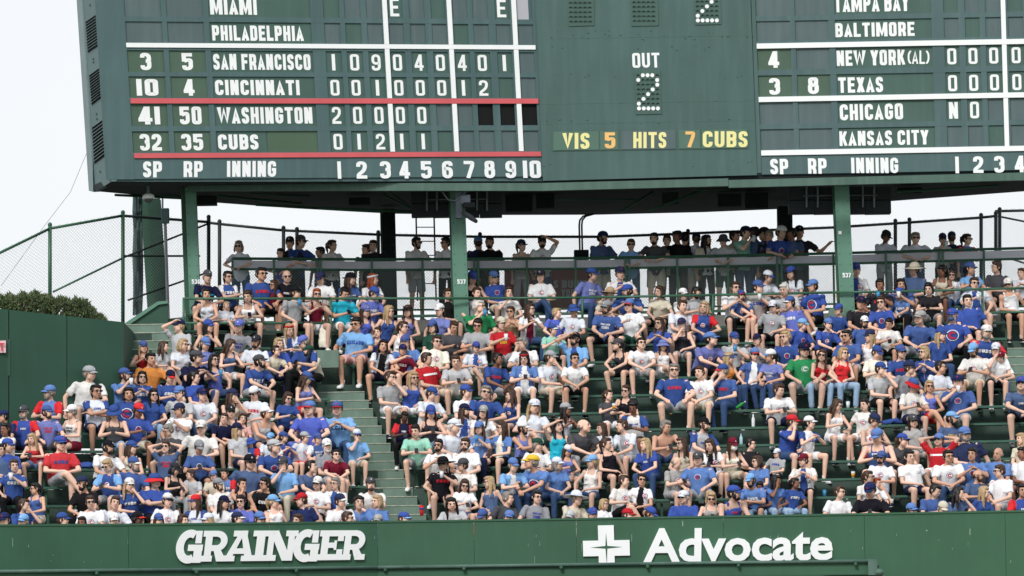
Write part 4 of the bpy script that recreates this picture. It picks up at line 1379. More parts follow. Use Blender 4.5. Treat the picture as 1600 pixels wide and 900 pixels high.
# x y pose shirt hat hair skin legs flags, read off the photograph
PEOPLE_TXT = '''
5 652 F nt- cn ks 2 kp -
8 671 C wt- - kp 3 gp -
37 645 D brwr cd gs 1 np be
74 645 D vtwr cb ns 1 ds b
112 643 F wswn cw gs 1 ms gf
178 645 P ds- kb ns 1 qs -
216 638 P btc crb ks 3 es e
263 673 Pl dt- - gs 1 gs e
314 669 F wt- cw ws 1 ks eB
50 695 P rs- - yl 1 Js -
94 691 X rtwb cb gs 1 gs gB
169 696 Fr wt- ck ks 2 kp b
206 700 Fr es- cb nl 1 ks -
259 692 H stwr - np 1 kp g
311 700 P btc cg ks 2 ks -
0 703 F st- - ks 1 gs -
22 726 E btw - np 1 kp -
168 728 P brcl - ys 1 gs g
209 722 Fr bt- cbw gs 1 jp b
273 734 P ks- ck kb 1 gp g
298 736 Fl gt- - ns 1 gs c
130 754 Fl kt- rn ks 2 kp gb
202 750 T btw cw yl 1 ks f
242 752 C bt- kbr ns 1 kp gB
55 764 X bs- - kp 2 es g
141 783 F wtc - ns 1 gs g
180 782 F wt- - ns 1 gs -
262 778 F wjc cwn ns 1 gs g
38 790 T bt- - ns 1 gs -
305 777 Fl wrwb crb nl 1 gs -
215 805 Fr rt- ckr ks 4 kp e
98 808 Fr wt- cb ns 1 kp -
7 811 F bt- cn ns 1 kp -
36 811 F bt- cl ys 1 kp -
128 817 F wt- - ks 3 kp -
179 814 F wt- cw ns 1 kp -
248 811 F wt- cb nl 1 kp -
286 811 Fr wt- - nl 1 kp -
416 642 Kr gs- cw ns 2 ns -
371 667 Fr gt- cn yl 1 ns f
379 655 F pt- - nl 1 es -
392 696 P brcr kb ks 2 js c
422 676 F wt- cl ns 1 gs c
443 679 Fr btc cb ns 1 js c
428 692 Kr btc cg gs 1 gs B
476 682 Fr wjc cg ns 1 rs c
497 686 F brww cb ns 1 ws c
511 692 F gtwr cw ws 1 gs b
558 688 T lt- cwb gs 1 es g
390 716 F st- ck ns 1 gs gB
442 724 T lt- cd ks 1 ep -
486 722 Kr st- - ks 1 gs -
525 720 K mt- - ks 1 es g
351 734 F brwr - ks 2 ks c
334 744 F et- cb ks 1 gs c
341 758 Fr wt- cg ns 1 gs b
378 756 T ks- - kp 2 ks -
414 754 F ktw - ks 2 kp g
496 756 F wjc cw ns 1 ks g
524 756 F wo-b - gs 1 es e
579 752 K wj- cd ns 1 gs b
376 784 F vt- - ks 1 gs g
427 778 Fr ws- cl yp 1 gs -
471 782 Fl nt- cr ns 1 gs -
532 780 Fr wjc cnw ns 1 gs -
561 780 K bjc - kc 1 gs -
589 780 Fl bjcr - yb 1 gs -
350 786 Fr wt- cn kl 2 kp -
325 808 F wt- cw yl 1 kp -
406 804 F wt- cb ns 1 kp g
371 812 Fr vt- cnw ks 1 kp -
465 812 F nt- - nb 1 kp -
543 804 Fr wt- - ns 1 kp e
590 815 F bt- cg ns 1 kp -
631 806 F bt- cbl ns 1 kp -
632 654 P nrwr - ks 4 kp -
649 666 P atow - ks 1 gs -
673 640 P ks- cb nl 1 qs -
708 662 Fr wt- cw ws 1 gs B
755 642 F wt- cg kl 1 gs -
749 668 E btw cb nl 1 np -
785 668 F bowc - nl 1 ks g
817 670 Cr vs- cw ks 2 ks b
872 666 W tsq - kl 1 tp -
884 634 F wsrb cg kl 3 bs -
911 664 Kr dt- - g0 1 gp B
940 670 F wt- - nl 1 es -
685 692 F wj- - ks 2 es gb
727 694 F wjc - ns 1 es gb
840 696 Fr wt- ci gs 1 ks g
887 708 P vsq cwb nl 2 gs -
948 694 Fr ks- - np 1 ks -
692 726 E ktr wk kp 1 ks gB
723 728 Fl wjc cd ns 1 gs -
802 728 P lobw cb gs 1 jp -
833 720 Kl btu cy gs 2 jp B
871 726 Fr bt- cw gb 1 jp -
925 722 Fl ws- cl yp 1 js -
726 758 P wt- - nl 1 js g
764 754 Fl ssr - yl 1 bs g
706 788 P gt- - kl 1 ks B
794 776 Fr dt- - gs 1 ks -
839 776 F gtw - ks 1 ks g
901 772 Fr etcr ww gs 1 es -
944 788 Fr wt- - yb 1 ws g
754 806 P brwr cb ns 1 js -
795 808 F kt- cb ks 1 ks -
890 810 F et- cg gs 1 ks -
926 802 F wt- cb gs 1 ks -
972 666 Fl wocg - ns 1 gs -
1040 662 Pr x - gs 2 jp -
1100 662 F grwb ck ns 1 gs gb
1008 694 Fl btw - yl 1 jp -
1065 692 F es- - nl 1 es g
1109 692 P wock - nl 1 ws f
1145 690 P cs- cm nl 1 es m
1173 694 Fr kt- - ks 1 ks g
1238 660 Tr btwr cr ns 1 js -
1265 660 Fr wrwb cw kp 1 ws -
1057 724 Pr gtc - g0 1 gs -
1091 718 D btc cd ks 1 gs B
1183 722 F bt- - nb 1 ks g
1214 718 F gtw cw ns 1 ks c
1255 720 F wocb cm ns 1 ks g
975 752 Fr wjc - ns 1 ks -
1003 750 F wock - kp 2 ks g
1173 752 P btw cl ks 2 ks b
1187 760 P btw - ks 3 qp c
1213 752 T bt- - kl 3 qp -
1242 758 Fr btw - kp 3 qp -
1068 778 F bl- cw ws 1 kp gB
1111 778 P gs- - yb 1 ks g
1146 768 F bswr cb ks 1 ks bB
981 800 F wt- cr ns 1 ks -
1016 796 P wt- cb ns 2 ks -
1366 658 Pr wswr cn ns 1 rs g
1371 676 P bsw cb gs 1 ks B
1410 684 Fr dt- cb np 1 ks g
1427 654 F gt- cd kl 1 gs g
1487 652 Fr stwy cl ks 2 gs b
1467 688 H rtww cb ns 1 ws gB
1509 678 F nt- cb gs 1 js ebB
1596 686 Fl et- - yl 1 ks -
1377 716 F wjc cb ks 2 qs gb
1422 714 F wt- - kp 1 ns B
1482 714 F wtc - ks 2 jp eB
1519 710 F btc - ks 2 ks -
1559 710 F btc - g0 2 ks -
1598 706 F wt- - ks 3 ks -
1357 746 Fr wt- - np 1 ks g
1370 754 Fr wt- - rs 1 ks c
1360 762 P kty cn ns 1 ks B
1312 764 Fr wtqb - ns 1 ks g
1562 734 F wtqg - ns 1 gs g
1528 744 Fr st- - n0 2 ks gb
1461 766 Pr bt- - ks 1 js -
1498 770 Tr st- - kl 1 js -
1538 770 Fr bt- - yl 1 ks -
1425 794 F bt- cb ns 1 ks g
1473 796 P et- ce gs 1 ks -
1598 760 F brwr - ks 2 ks -
77 612 F brcr cb gs 1 kp gb
139 584 Fr wt- cg gs 1 gs B
177 554 F gt- - ks 1 gs g
150 612 C wrwb - kp 2 ns gB
195 586 Er bjr cb ns 1 gs b
224 543 F rs- cb yl 1 Js -
235 562 D ot- - ks 2 ks B
256 542 Fr gt- - nl 1 gs -
286 540 F wt- - yb 1 ks g
280 510 W gt- cn ys 1 gs -
222 590 F btw - kb 1 js g
200 616 F btu - kb 2 ks B
240 612 F bt- - kl 1 qp g
266 590 P btw cnr ns 1 ks -
280 614 F gjw cb ns 1 ks -
306 560 Fr nt- cd ks 1 ks B
304 590 Fr bt- - kp 1 ks -
280 636 E wjc cn ns 2 ks -
316 618 F wjc cn ns 1 jp -
373 506 F gtw cv gs 1 kp -
326 510 E ks- cb kl 1 ks -
452 514 P wobb hr yl 1 ks -
474 530 Pl bt- cv gs 1 kp -
436 538 F bt- - yb 1 kp -
400 530 F wtw ck ks 2 ks b
360 540 Pr ssq - nl 1 ws -
334 558 E vs- - kl 1 jp g
406 558 Kr btw cd ks 1 gs b
431 557 Kr et- - ks 1 np g
482 558 Kl et- ci kl 1 kp bM
479 592 Pr vs- cb nl 1 rs -
557 503 F ltw - ks 2 ps gB
398 612 P wtr rw ks 1 es g
363 614 T es- cn nl 1 ks -
360 637 F ns- ck kp 1 os g
450 622 P bt- - nb 1 ns g
484 634 D vt- cbr gs 1 vp B
527 636 F ltwn cbr ns 1 jp B
321 538 P vt- cb gs 1 ks -
598 536 F wo-k - kl 2 ns -
610 590 Tr gt- - ns 1 ws g
629 556 F mrwm cn ks 2 ks -
633 532 E bt- cb ns 1 ks -
630 510 Fr ws- - np 1 ks g
676 508 F it- cb kb 1 ks -
709 512 P dt- - ns 2 ks -
746 506 P gt- - ks 2 gs g
783 504 E rtwy ce ns 1 gs -
682 532 F cjc - ns 1 ks g
667 556 F rtww - ns 1 es -
744 550 F wocb cb ns 1 es g
712 562 P gt- - ns 1 es -
778 558 Fr btwr - ks 3 gs -
819 554 P boww hr kl 1 ws M
816 532 P wt- - gs 1 gs -
864 524 Fr atw cbw ns 1 ks -
898 530 W lo-b ck ks 2 es gb
860 554 T wtc cg ns 1 es -
898 558 K wt- - ks 2 ks g
674 616 Pr wtc cb ns 1 es -
728 612 Gr wt- cb ns 1 es -
758 614 F btc - gs 1 gs gB
798 618 Fl bsc - nl 1 js -
726 642 Fr wowb cn nl 1 es b
834 636 F wt- cw yl 1 es B
646 588 F bs- - yl 1 ws g
950 618 Er dt- - np 1 ws -
965 540 K ks- cd kp 1 ks g
1002 538 K wtc - ks 1 gs g
1030 504 F bt- - nl 1 jp g
1036 540 X ws- kv nl 1 ws -
1065 508 T kswk cn np 1 gs -
1109 532 Kr vtc cb ks 1 ks B
1148 530 E gtw cb ns 1 ks -
1183 532 E gt- cn ns 1 ks -
1228 524 Fl btc - ys 1 gs g
1254 508 Fr btc cl ys 1 ks -
1256 544 D Gtc cn ns 1 gs gB
1179 552 F bo-w cbr kp 1 jp g
1203 552 Fl vtw cwb kp 2 jp -
1139 560 Fr os- vb yl 1 jp -
1129 578 T btr cbr gs 1 jp -
1093 580 F wjc - ns 1 es -
1053 579 D btr - gs 1 gs gB
1217 604 Pr wtc - ns 1 ns -
978 608 F ks- - np 1 ks g
989 630 P wrwb - kc 3 ks -
1294 508 F bjc cb ns 1 ks -
1323 524 F bjc - ks 2 gs g
1351 504 F bt- cw ks 2 ks gb
1359 526 Fl ws- cn yl 1 ks -
1389 506 P wtc - ks 2 ks -
1285 554 F rs- - nl 1 qp g
1318 550 F rs- - yb 1 qp g
1370 552 Pr ct- cb ns 1 ns -
1408 548 F btr cb ns 1 ks g
1444 548 F bjcr - yb 1 ks g
1470 518 Fr bt- cb yl 1 jp -
1437 498 F bt- cg gs 1 gs B
1488 494 D btu cb gs 1 kp mB
1540 516 F brwr cw gs 1 ks bB
1521 542 P wtc cl ks 2 es b
1556 540 T wt- cw ns 1 ks -
1564 564 F wtqb cm ns 1 sp e
1421 570 F gt- cn ns 1 ks g
1376 578 Tr gt- cb ns 1 ks -
1427 600 Pr wtc kbr ns 1 ns -
1452 604 X vs- - yb 2 rs g
1470 572 Fr wtqg - ks 2 gs g
1497 598 E btc cn ns 1 gs B
1596 598 K stw cb ns 1 ks gB
1308 632 Pr ws- - nl 1 ws g
1351 628 F wtc - kp 1 ws -
324 426 F ntt cd gs 1 ks -
356 432 C brww - kp 1 ks g
408 428 D btwr - ks 2 ks gB
448 426 F ktw - w0 1 ks g
501 436 P wt- cn ns 1 ks -
322 460 F ws- - kp 2 ks -
387 458 P wsc - np 1 ks -
428 454 F mtq - nl 2 ks g
462 458 E gt- ck ns 1 ks -
495 458 F ms- - rp 1 ws g
354 480 F wt- - ys 1 ks c
547 436 Fr bjw rk nl 1 ks -
583 434 F wt- hw rl 1 ks -
538 456 P tt- - ks 2 ws -
584 460 P vtww cb ns 1 ks -
571 487 F vs- cv nl 1 ks -
608 484 Fr bs- - yl 1 ks g
637 480 F vsr vk nl 1 ks -
687 480 F vt- cw np 1 ks -
738 430 P ks- cb nl 1 ks -
772 434 F btc cb yb 1 es g
745 458 F gt- - np 1 ks -
795 456 E wtG - nb 1 ks -
748 480 E Gt- - ws 1 ks gB
798 488 F fs- - np 2 ks g
845 432 X wjc ck ks 1 jp -
925 430 F vtw cb ns 1 jp -
969 428 F wo-b cn ns 1 ks -
953 460 F etq wf ns 1 ks -
980 456 Fl btc cb ns 1 ks bB
947 476 F btw cg ns 1 ks gb
983 478 E wt- cbr ks 1 is g
828 484 F wo-m - nl 1 jp g
870 492 Fr vtw - ys 1 ks -
896 486 F wjc kb ks 2 ks -
1068 460 F wt- cw ns 1 ks -
1088 458 P gt- - ks 1 ks b
1066 476 F wjc - ns 1 ks -
1100 480 F brcr - yb 1 jp -
1149 444 F wtw - ns 1 ks g
1200 434 Pr wjc cwb ns 1 ks -
1236 426 F wjc cb kl 1 ks -
1185 448 E gtw cb ns 1 rs -
1226 452 P gt- - ws 1 ks -
1270 448 X btu cb ns 2 ks -
1159 472 K bjc cbr ns 1 kp gb
1208 480 F gtc cw ns 1 ks g
1234 474 Fl vtw cbw ks 2 ks -
1338 422 F wocb cb ns 1 ks -
1375 442 E ktr - ks 3 ks -
1407 440 E bo-w - kl 2 kp M
1428 422 F st- we ns 1 ks -
1472 424 P es- - kp 3 ks -
1516 416 E lt- cb kp 2 ks -
1557 414 Fl dt- - ns 1 ks -
1451 452 P kt- - kb 1 gs -
1488 438 E wt- - nl 1 jp g
1522 436 E wocb - ns 1 es g
1576 444 F ws- cw kp 2 ks g
1596 434 F wt- - ns 1 ks -
1376 470 F btcw - ns 1 ks g
1405 468 Kl btw cb ns 2 ks -
1310 486 F bt- cb ns 1 ks -
1030 456 F et- - nb 1 ks -
700 460 F kt- - ns 1 ks -
1512 470 F bt- - ks 1 ks -
590 520 F vs- - np 1 ks -
1345 470 F kt- cn ks 2 ks -
12 690 F bt- cb ks 1 kp -
350 660 F nt- - ns 1 ks -
373 385 A* wt- - gb 1 jp g
438 396 A* vt- - ks 1 kp -
453 380 S* kt- ck ks 2 kp -
470 378 A*r btc cd ns 1 kp g
500 394 S*l gt- - ks 2 np -
519 384 S*r wt- - np 1 np -
572 390 S*l kt- - ns 2 kp -
583 384 S* kt- - ks 1 kp -
651 380 S*r wt- - ks 2 gs gb
696 380 S*l wt- - ks 2 kp e
747 380 B* nt- cb ns 1 kp -
765 379 S* kl- - ks 2 kp b
815 384 S*r es- cn np 1 gp f
847 378 V* wjc ck ks 2 jp gb
941 372 S*r st- rn ks 2 es b
986 382 A* lt- - ns 1 jp g
1022 373 A* dt- - ks 1 es b
1058 370 S*l kl- - ks 3 kp -
1070 372 B* wjN - ks 1 es -
1104 376 S*r eo-w - kl 2 kp bM
1130 376 A* gt- kd ns 1 is -
1164 364 E*r at- rn ns 1 jp -
1178 364 S*l st- - ks 4 jp -
1202 369 S* kt- - gs 2 kp -
1220 362 A*r btc rw ns 1 kp -
1249 360 G* ktq ck ks 2 kp -
1384 370 P*r wt- ck ks 3 gp -
1430 372 A* wt- - gs 1 jp gB
1473 374 E* wt- cn kp 1 kp g
1487 372 B* nt- cn ns 1 kp -
1511 374 S*r brwr - kp 1 jp g
1042 376 S* gt- - ns 1 kp -
1088 374 B* wt- cn ns 1 es -
1148 370 S*r et- - ks 2 kp -
1193 366 S*l bt- ck ks 2 jp -
1237 366 S*l st- - ks 3 kp -
'''
# ------------------------------------------------------------------ people: figures, clothes, hats
TMPN = [0]
def remesh(bm, voxel, smooth=2, amp=0.0, freq=12.0, seed=0.0, dec=.45):
    """fuse overlapping closed shapes into one continuous surface"""
    me = bpy.data.meshes.new('tmp')
    bm.to_mesh(me); bm.free()
    o = bpy.data.objects.new('tmp', me)
    md = o.modifiers.new('r', 'REMESH')
    md.mode = 'VOXEL'; md.voxel_size = voxel; md.use_smooth_shade = True
    if smooth:
        sm = o.modifiers.new('s', 'SMOOTH'); sm.factor = 0.5; sm.iterations = smooth
    if dec < 1:
        dm = o.modifiers.new('d', 'DECIMATE'); dm.ratio = dec
    out = evaluated(o)
    bpy.data.objects.remove(o); bpy.data.meshes.remove(me)
    if amp:
        n = len(out.vertices)
        co = np.empty(n * 3, np.float32); out.vertices.foreach_get('co', co); co = co.reshape(-1, 3)
        no = np.empty(n * 3, np.float32); out.vertex_normals.foreach_get('vector', no); no = no.reshape(-1, 3)
        d = np.empty((n, 1))
        for i, p in enumerate(co.tolist()):
            q = Vector((p[0] * freq + seed, p[1] * freq, p[2] * freq * 0.7))
            d[i] = noise.noise(q) + 0.7 * noise.noise(q * 2.1)
        out.vertices.foreach_set('co', (co + no * (d * amp)).astype(np.float32).ravel())
        out.update()
    return out

def ik(a, target, l1, l2, hint):
    a, t = Vector(a), Vector(target)
    d = t - a
    L = d.length
    if L > (l1 + l2) * 0.995:
        t = a + d.normalized() * (l1 + l2) * 0.995; d = t - a; L = d.length
    x = (l1 * l1 - l2 * l2 + L * L) / (2 * L)
    h = math.sqrt(max(l1 * l1 - x * x, 0))
    u = d.normalized()
    hv = Vector(hint); hv = (hv - u * hv.dot(u)).normalized()
    return a + u * x + hv * h, t

# hands: (R target, L target, R elbow hint, L elbow hint); R hand is on the picture's left
OUT_ = ((-1, .3, -.5), (1, .3, -.5))
POSES = {
 'F': dict(lean=6, R=(-.05, -.27, .19), L=(.05, -.28, .18)),
 'D': dict(lean=8, R=(-.17, -.38, .19), L=(.17, -.38, .19), knee=.23),
 'K': dict(lean=30, R=(-.05, -.54, .17), L=(.05, -.53, .16), knee=.19, el=((-1, -.2, -.3), (1, -.2, -.3)), nod=-8),
 'C': dict(lean=4, R=(.13, -.24, .36), L=(-.13, -.21, .33), el=((-1, -.3, -.6), (1, -.3, -.6))),
 'P': dict(lean=16, R=(-.05, -.36, .31), L=(.05, -.36, .31), nod=24, knee=.15),
 'T': dict(lean=16, R=(-.02, -.27, .57), L=(.06, -.34, .2), el=((-.7, -.5, -1), (1, .3, -.5)), nod=4),
 'E': dict(lean=6, R=(-.03, -.25, .56), L=(.08, -.3, .2), el=((-.9, -.3, -.9), (1, .3, -.5)), nod=-4),
 'H': dict(lean=0, R=(-.10, .06, .78), L=(.10, .06, .78), el=((-1, -.3, .35), (1, -.3, .35)), knee=.2, nod=-8),
 'W': dict(lean=2, R=(-.06, -.15, .80), L=(.08, -.3, .18), el=((-1, -.4, .1), (1, .3, -.5)), nod=-4),
 'G': dict(lean=4, R=(-.04, -.26, .2), L=(.50, -.18, .56), el=((-1, .3, -.5), (.3, .3, -1))),
 'X': dict(lean=5, R=(-.03, -.28, .25), L=(.07, -.3, .23), cross=True),
 'F1': dict(lean=3, side=7, R=(-.20, -.30, .19), L=(.04, -.26, .20), knee=.18, roll=5),
 'F2': dict(lean=20, side=-4, R=(-.10, -.42, .17), L=(.02, -.44, .17), knee=.17, roll=-6),
 'F3': dict(lean=-3, side=-8, R=(-.02, -.22, .20), L=(.34, .08, .04), knee=.12, roll=-7),
 'F4': dict(lean=8, side=5, R=(-.06, -.27, .30), L=(.07, -.33, .26), knee=.13, cross=True, roll=8),
 'E1': dict(lean=8, side=4, R=(-.16, -.34, .19), L=(.05, -.30, .48), el=((-1, .3, -.5), (.9, -.3, -.9)), nod=2, roll=-5),
 'E2': dict(lean=2, side=-5, R=(-.08, -.34, .42), L=(.16, -.34, .19), nod=0, knee=.18, roll=4),
 'T1': dict(lean=20, side=-5, R=(-.03, -.40, .2), L=(.05, -.31, .555), el=((-1, .3, -.5), (.7, -.5, -1)), nod=4, roll=6),
 'P1': dict(lean=10, side=5, R=(-.01, -.33, .33), L=(.12, -.38, .22), nod=20, knee=.16, roll=5),
 'P2': dict(lean=30, side=-3, R=(-.06, -.50, .26), L=(.05, -.50, .25), nod=14, knee=.2, roll=-5),
 'F5': dict(lean=12, side=6, R=(-.30, -.06, .06), L=(.10, -.36, .19), knee=.16, roll=-4, nod=6),
 'F6': dict(lean=14, side=0, R=(-.05, -.34, .42), L=(.06, -.33, .44), knee=.18, nod=0, el=((-1, .1, -.7), (1, .1, -.7))),
 'F7': dict(lean=22, side=8, R=(.00, -.48, .18), L=(.18, -.40, .18), knee=.2, roll=9, nod=2),
 # standing
 'A*': dict(stand=True, lean=16, R=(-.12, -.46, 1.12), L=(.14, -.46, 1.12), el=((-1, -.1, -.4), (1, -.1, -.4)), nod=6),
 'S*': dict(stand=True, lean=2, R=(-.24, -.10, .86), L=(.10, -.34, 1.12)),
 'B*': dict(stand=True, lean=2, R=(-.25, -.06, .84), L=(.25, -.06, .84)),
 'E*': dict(stand=True, lean=3, R=(-.03, -.24, 1.42), L=(.14, -.42, 1.1), el=((-.9, -.3, -.9), (1, .3, -.5))),
 'V*': dict(stand=True, lean=2, R=(-.22, -.1, .9), L=(.09, -.13, 1.66), el=((-1, .3, -.5), (1, -.4, .1))),
 'G*': dict(stand=True, lean=2, R=(-.1, -.4, 1.12), L=(.52, -.22, 1.34), el=((-1, .3, -.5), (.3, .2, -1))),
 'P*': dict(stand=True, lean=6, R=(-.05, -.34, 1.14), L=(.05, -.34, 1.14), nod=28),
}
TURN = {'': 0, 'r': 38, 'l': -38, 'a': 15, 'z': -17}

def skel(pose, sex):
    P = POSES[pose]
    S = {}
    stand = P.get('stand', False)
    wS = .178 if sex == 'm' else .152
    z0 = .96 if stand else .10
    lean = math.radians(P['lean'])
    sd_ = math.radians(P.get('side', 0))
    u = Vector((math.sin(sd_), -math.sin(lean), math.cos(lean))).normalized()
    f = Vector((0, -math.cos(lean), -math.sin(lean)))
    X = Vector((1, 0, 0)); X = (X - u * u.x).normalized() if sd_ else X
    f = X.cross(u) if sd_ else f
    if f.y > 0: f = -f
    pel = Vector((0, .0, z0))
    S.update(u=u, f=f, X=X, pel=pel, waist=pel + u * .15 - f * .0, chest=pel + u * .32, neck=pel + u * .475)
    hb = S['neck'] + u * .035 + Vector((0, -.012, .0))
    S['head'] = hb + Vector((0, -.02 - .04 * math.sin(lean), .105))
    S['hb'] = hb
    S['sh'] = [S['neck'] - u * .068 + X * (s * wS) for s in (-1, 1)]
    el = P.get('el', OUT_)
    S['el'], S['ha'] = [], []
    for i, key in enumerate(('R', 'L')):
        e, h = ik(S['sh'][i], P[key], .275, .245, el[i])
        S['el'].append(e); S['ha'].append(h)
    S['hip'] = [pel + Vector((s * .09, 0, -.01)) for s in (-1, 1)]
    kn = P.get('knee', .14)
    if stand:
        S['kn'] = [Vector((s * .11, -.03, .5)) for s in (-1, 1)]
        S['an'] = [Vector((s * .12, .02, .09)) for s in (-1, 1)]
    elif P.get('cross'):
        S['kn'] = [Vector((.02, -.44, .20)), Vector((.10, -.42, .07))]
        S['an'] = [Vector((.24, -.50, -.14)), Vector((.10, -.38, -.34))]
    else:
        S['kn'] = [Vector((s * kn, -.42, .08)) for s in (-1, 1)]
        S['an'] = [Vector((s * (kn * .75 + .02), -.36 - .03 * s, -.34)) for s in (-1, 1)]
    S['stand'] = stand
    return S

def head_matrix(S, pose, turn):
    nod = POSES[pose].get('nod', 2)
    return (Matrix.Translation(S['head']) @ Matrix.Scale(1.02, 4) @ Matrix.Rotation(math.radians(TURN[turn]), 4, 'Z')
            @ Matrix.Rotation(math.radians(nod), 4, 'X') @ Matrix.Rotation(math.radians(POSES[pose].get('roll', 0)), 4, 'Y'))

def add_hand(bm, el, ha, side, curl=0.9):
    """palm, four unequal bent fingers, thumb"""
    d = (Vector(ha) - Vector(el)).normalized()
    n = Vector((0, 0, -1)) if abs(d.z) < .75 else Vector((0, 1 if d.z > 0 else -1, 0))
    n = (n - d * n.dot(d)).normalized()
    s = d.cross(n)
    if s.dot(Vector((1, 0, 0))) * side > 0: s = -s      # thumb side points inward
    ha = Vector(ha)
    for k, (L, off) in enumerate(((.066, .030), (.074, .010), (.070, -.010), (.054, -.029))):
        a = ha + d * .075 + s * off
        b = a + (d * math.cos(curl * .4) + n * math.sin(curl * .4)) * L * .5
        c = b + (d * math.cos(curl) + n * math.sin(curl)) * L * .5
        tube(bm, (a - d * .02, a, b, c), (.0095, .0095, .0085, .006), 5)
    a = ha + d * .02 + s * .035
    tube(bm, (a - s * .01, a + d * .02 + s * .018, a + d * .05 + s * .022 + n * .012), (.012, .010, .007), 5)

def make_body(pose, sex, turn):
    S = skel(pose, sex)
    bm = bmesh.new()
    u, f, X = S['u'], S['f'], S['X']
    k = 1.0 if sex == 'm' else .9
    tube(bm, (S['pel'] - u * .09, S['pel'], S['waist'], S['chest'], S['neck'] - u * .07, S['neck'] - u * .035, S['neck'] + u * .012),
         [(.11 * k, .09), (.155, .11), (.13 * k, .095), (.155 * k, .105), (.155 * k, .078), (.11 * k, .065), (.052, .05)], 16, flat=X)
    if sex == 'f':
        for s in (-1, 1): ellipsoid(bm, S['chest'] + X * (.07 * s) + f * .075 + u * .01, (.058, .05, .055))
    for i in (0, 1):
        ellipsoid(bm, S['sh'][i], (.056 * k, .055 * k, .056 * k))
        capsule(bm, S['sh'][i], S['el'][i], .047 * k, .038 * k)
        m = S['el'][i].lerp(S['ha'][i], .3)
        capsule(bm, S['el'][i], m, .037 * k, .038 * k)
        capsule(bm, m, S['ha'][i], .038 * k, .023 * k)
        d = (S['ha'][i] - S['el'][i]).normalized()
        capsule(bm, S['ha'][i] - d * .01, S['ha'][i] + d * .055, .028 * k, .03 * k)
        capsule(bm, S['hip'][i], S['kn'][i], .082, .056)
        m = S['kn'][i].lerp(S['an'][i], .32)
        capsule(bm, S['kn'][i], m, .054, .052)
        capsule(bm, m, S['an'][i], .051, .033)
        fd = Vector((0, -1, 0)) if S['stand'] else Vector((.1 * (1 if i else -1), -1, -.05))
        capsule(bm, S['an'][i] + Vector((0, .02, -.04)), S['an'][i] + fd * .13 + Vector((0, 0, -.055)), .035, .03)
    capsule(bm, S['neck'] - u * .04, S['head'] + Vector((0, .01, -.05)), .054 * k, .05 * k)
    H = head_matrix(S, pose, turn)
    M = H.to_3x3()
    def hp(x, y, z): return H @ Vector((x, y, z))
    ellipsoid(bm, hp(0, .012, .03), (.074, .092, .085), M)       # skull
    ellipsoid(bm, hp(0, -.022, -.028), (.062, .066, .085), M)    # face
    ellipsoid(bm, hp(0, -.052, -.088), (.034, .030, .028), M)    # chin
    for s in (-1, 1):
        ellipsoid(bm, hp(.045 * s, -.035, -.058), (.022, .035, .035), M)
        ellipsoid(bm, hp(.038 * s, -.068, -.018), (.018, .014, .016), M)  # cheek
        ellipsoid(bm, hp(.079 * s, .012, -.006), (.012, .02, .032), M)    # ear
        ellipsoid(bm, hp(.030 * s, -.080, .026), (.022, .012, .010), M)   # brow
    capsule(bm, hp(0, -.083, .012), hp(0, -.102, -.022), .009, .014)      # nose
    me = remesh(bm, .0145, 1, dec=.30)
    b2 = bmesh.new(); b2.from_mesh(me)
    for i, s in ((0, -1), (1, 1)):
        add_hand(b2, S['el'][i], S['ha'][i], s)
    for s in (-1, 1):
        ellipsoid(b2, hp(.030 * s, -.0815, .010), (.013, .0095, .0065), M, 8, 6, 1)
        ellipsoid(b2, hp(.030 * s, -.088, .010), (.0095, .0065, .007), M, 6, 5, 2)  # iris drawn oversized and dark to stand in for eye-socket shade
        ellipsoid(b2, hp(.031 * s, -.090, .027), (.020, .007, .0055), M, 8, 5, 3)
    ellipsoid(b2, hp(0, -.0885, -.056), (.023, .010, .007), M, 10, 6, 4)
    b2.to_mesh(me); b2.free()
    for _ in range(5): me.materials.append(None)
    me.polygons.foreach_set('use_smooth', [True] * len(me.polygons))
    return me

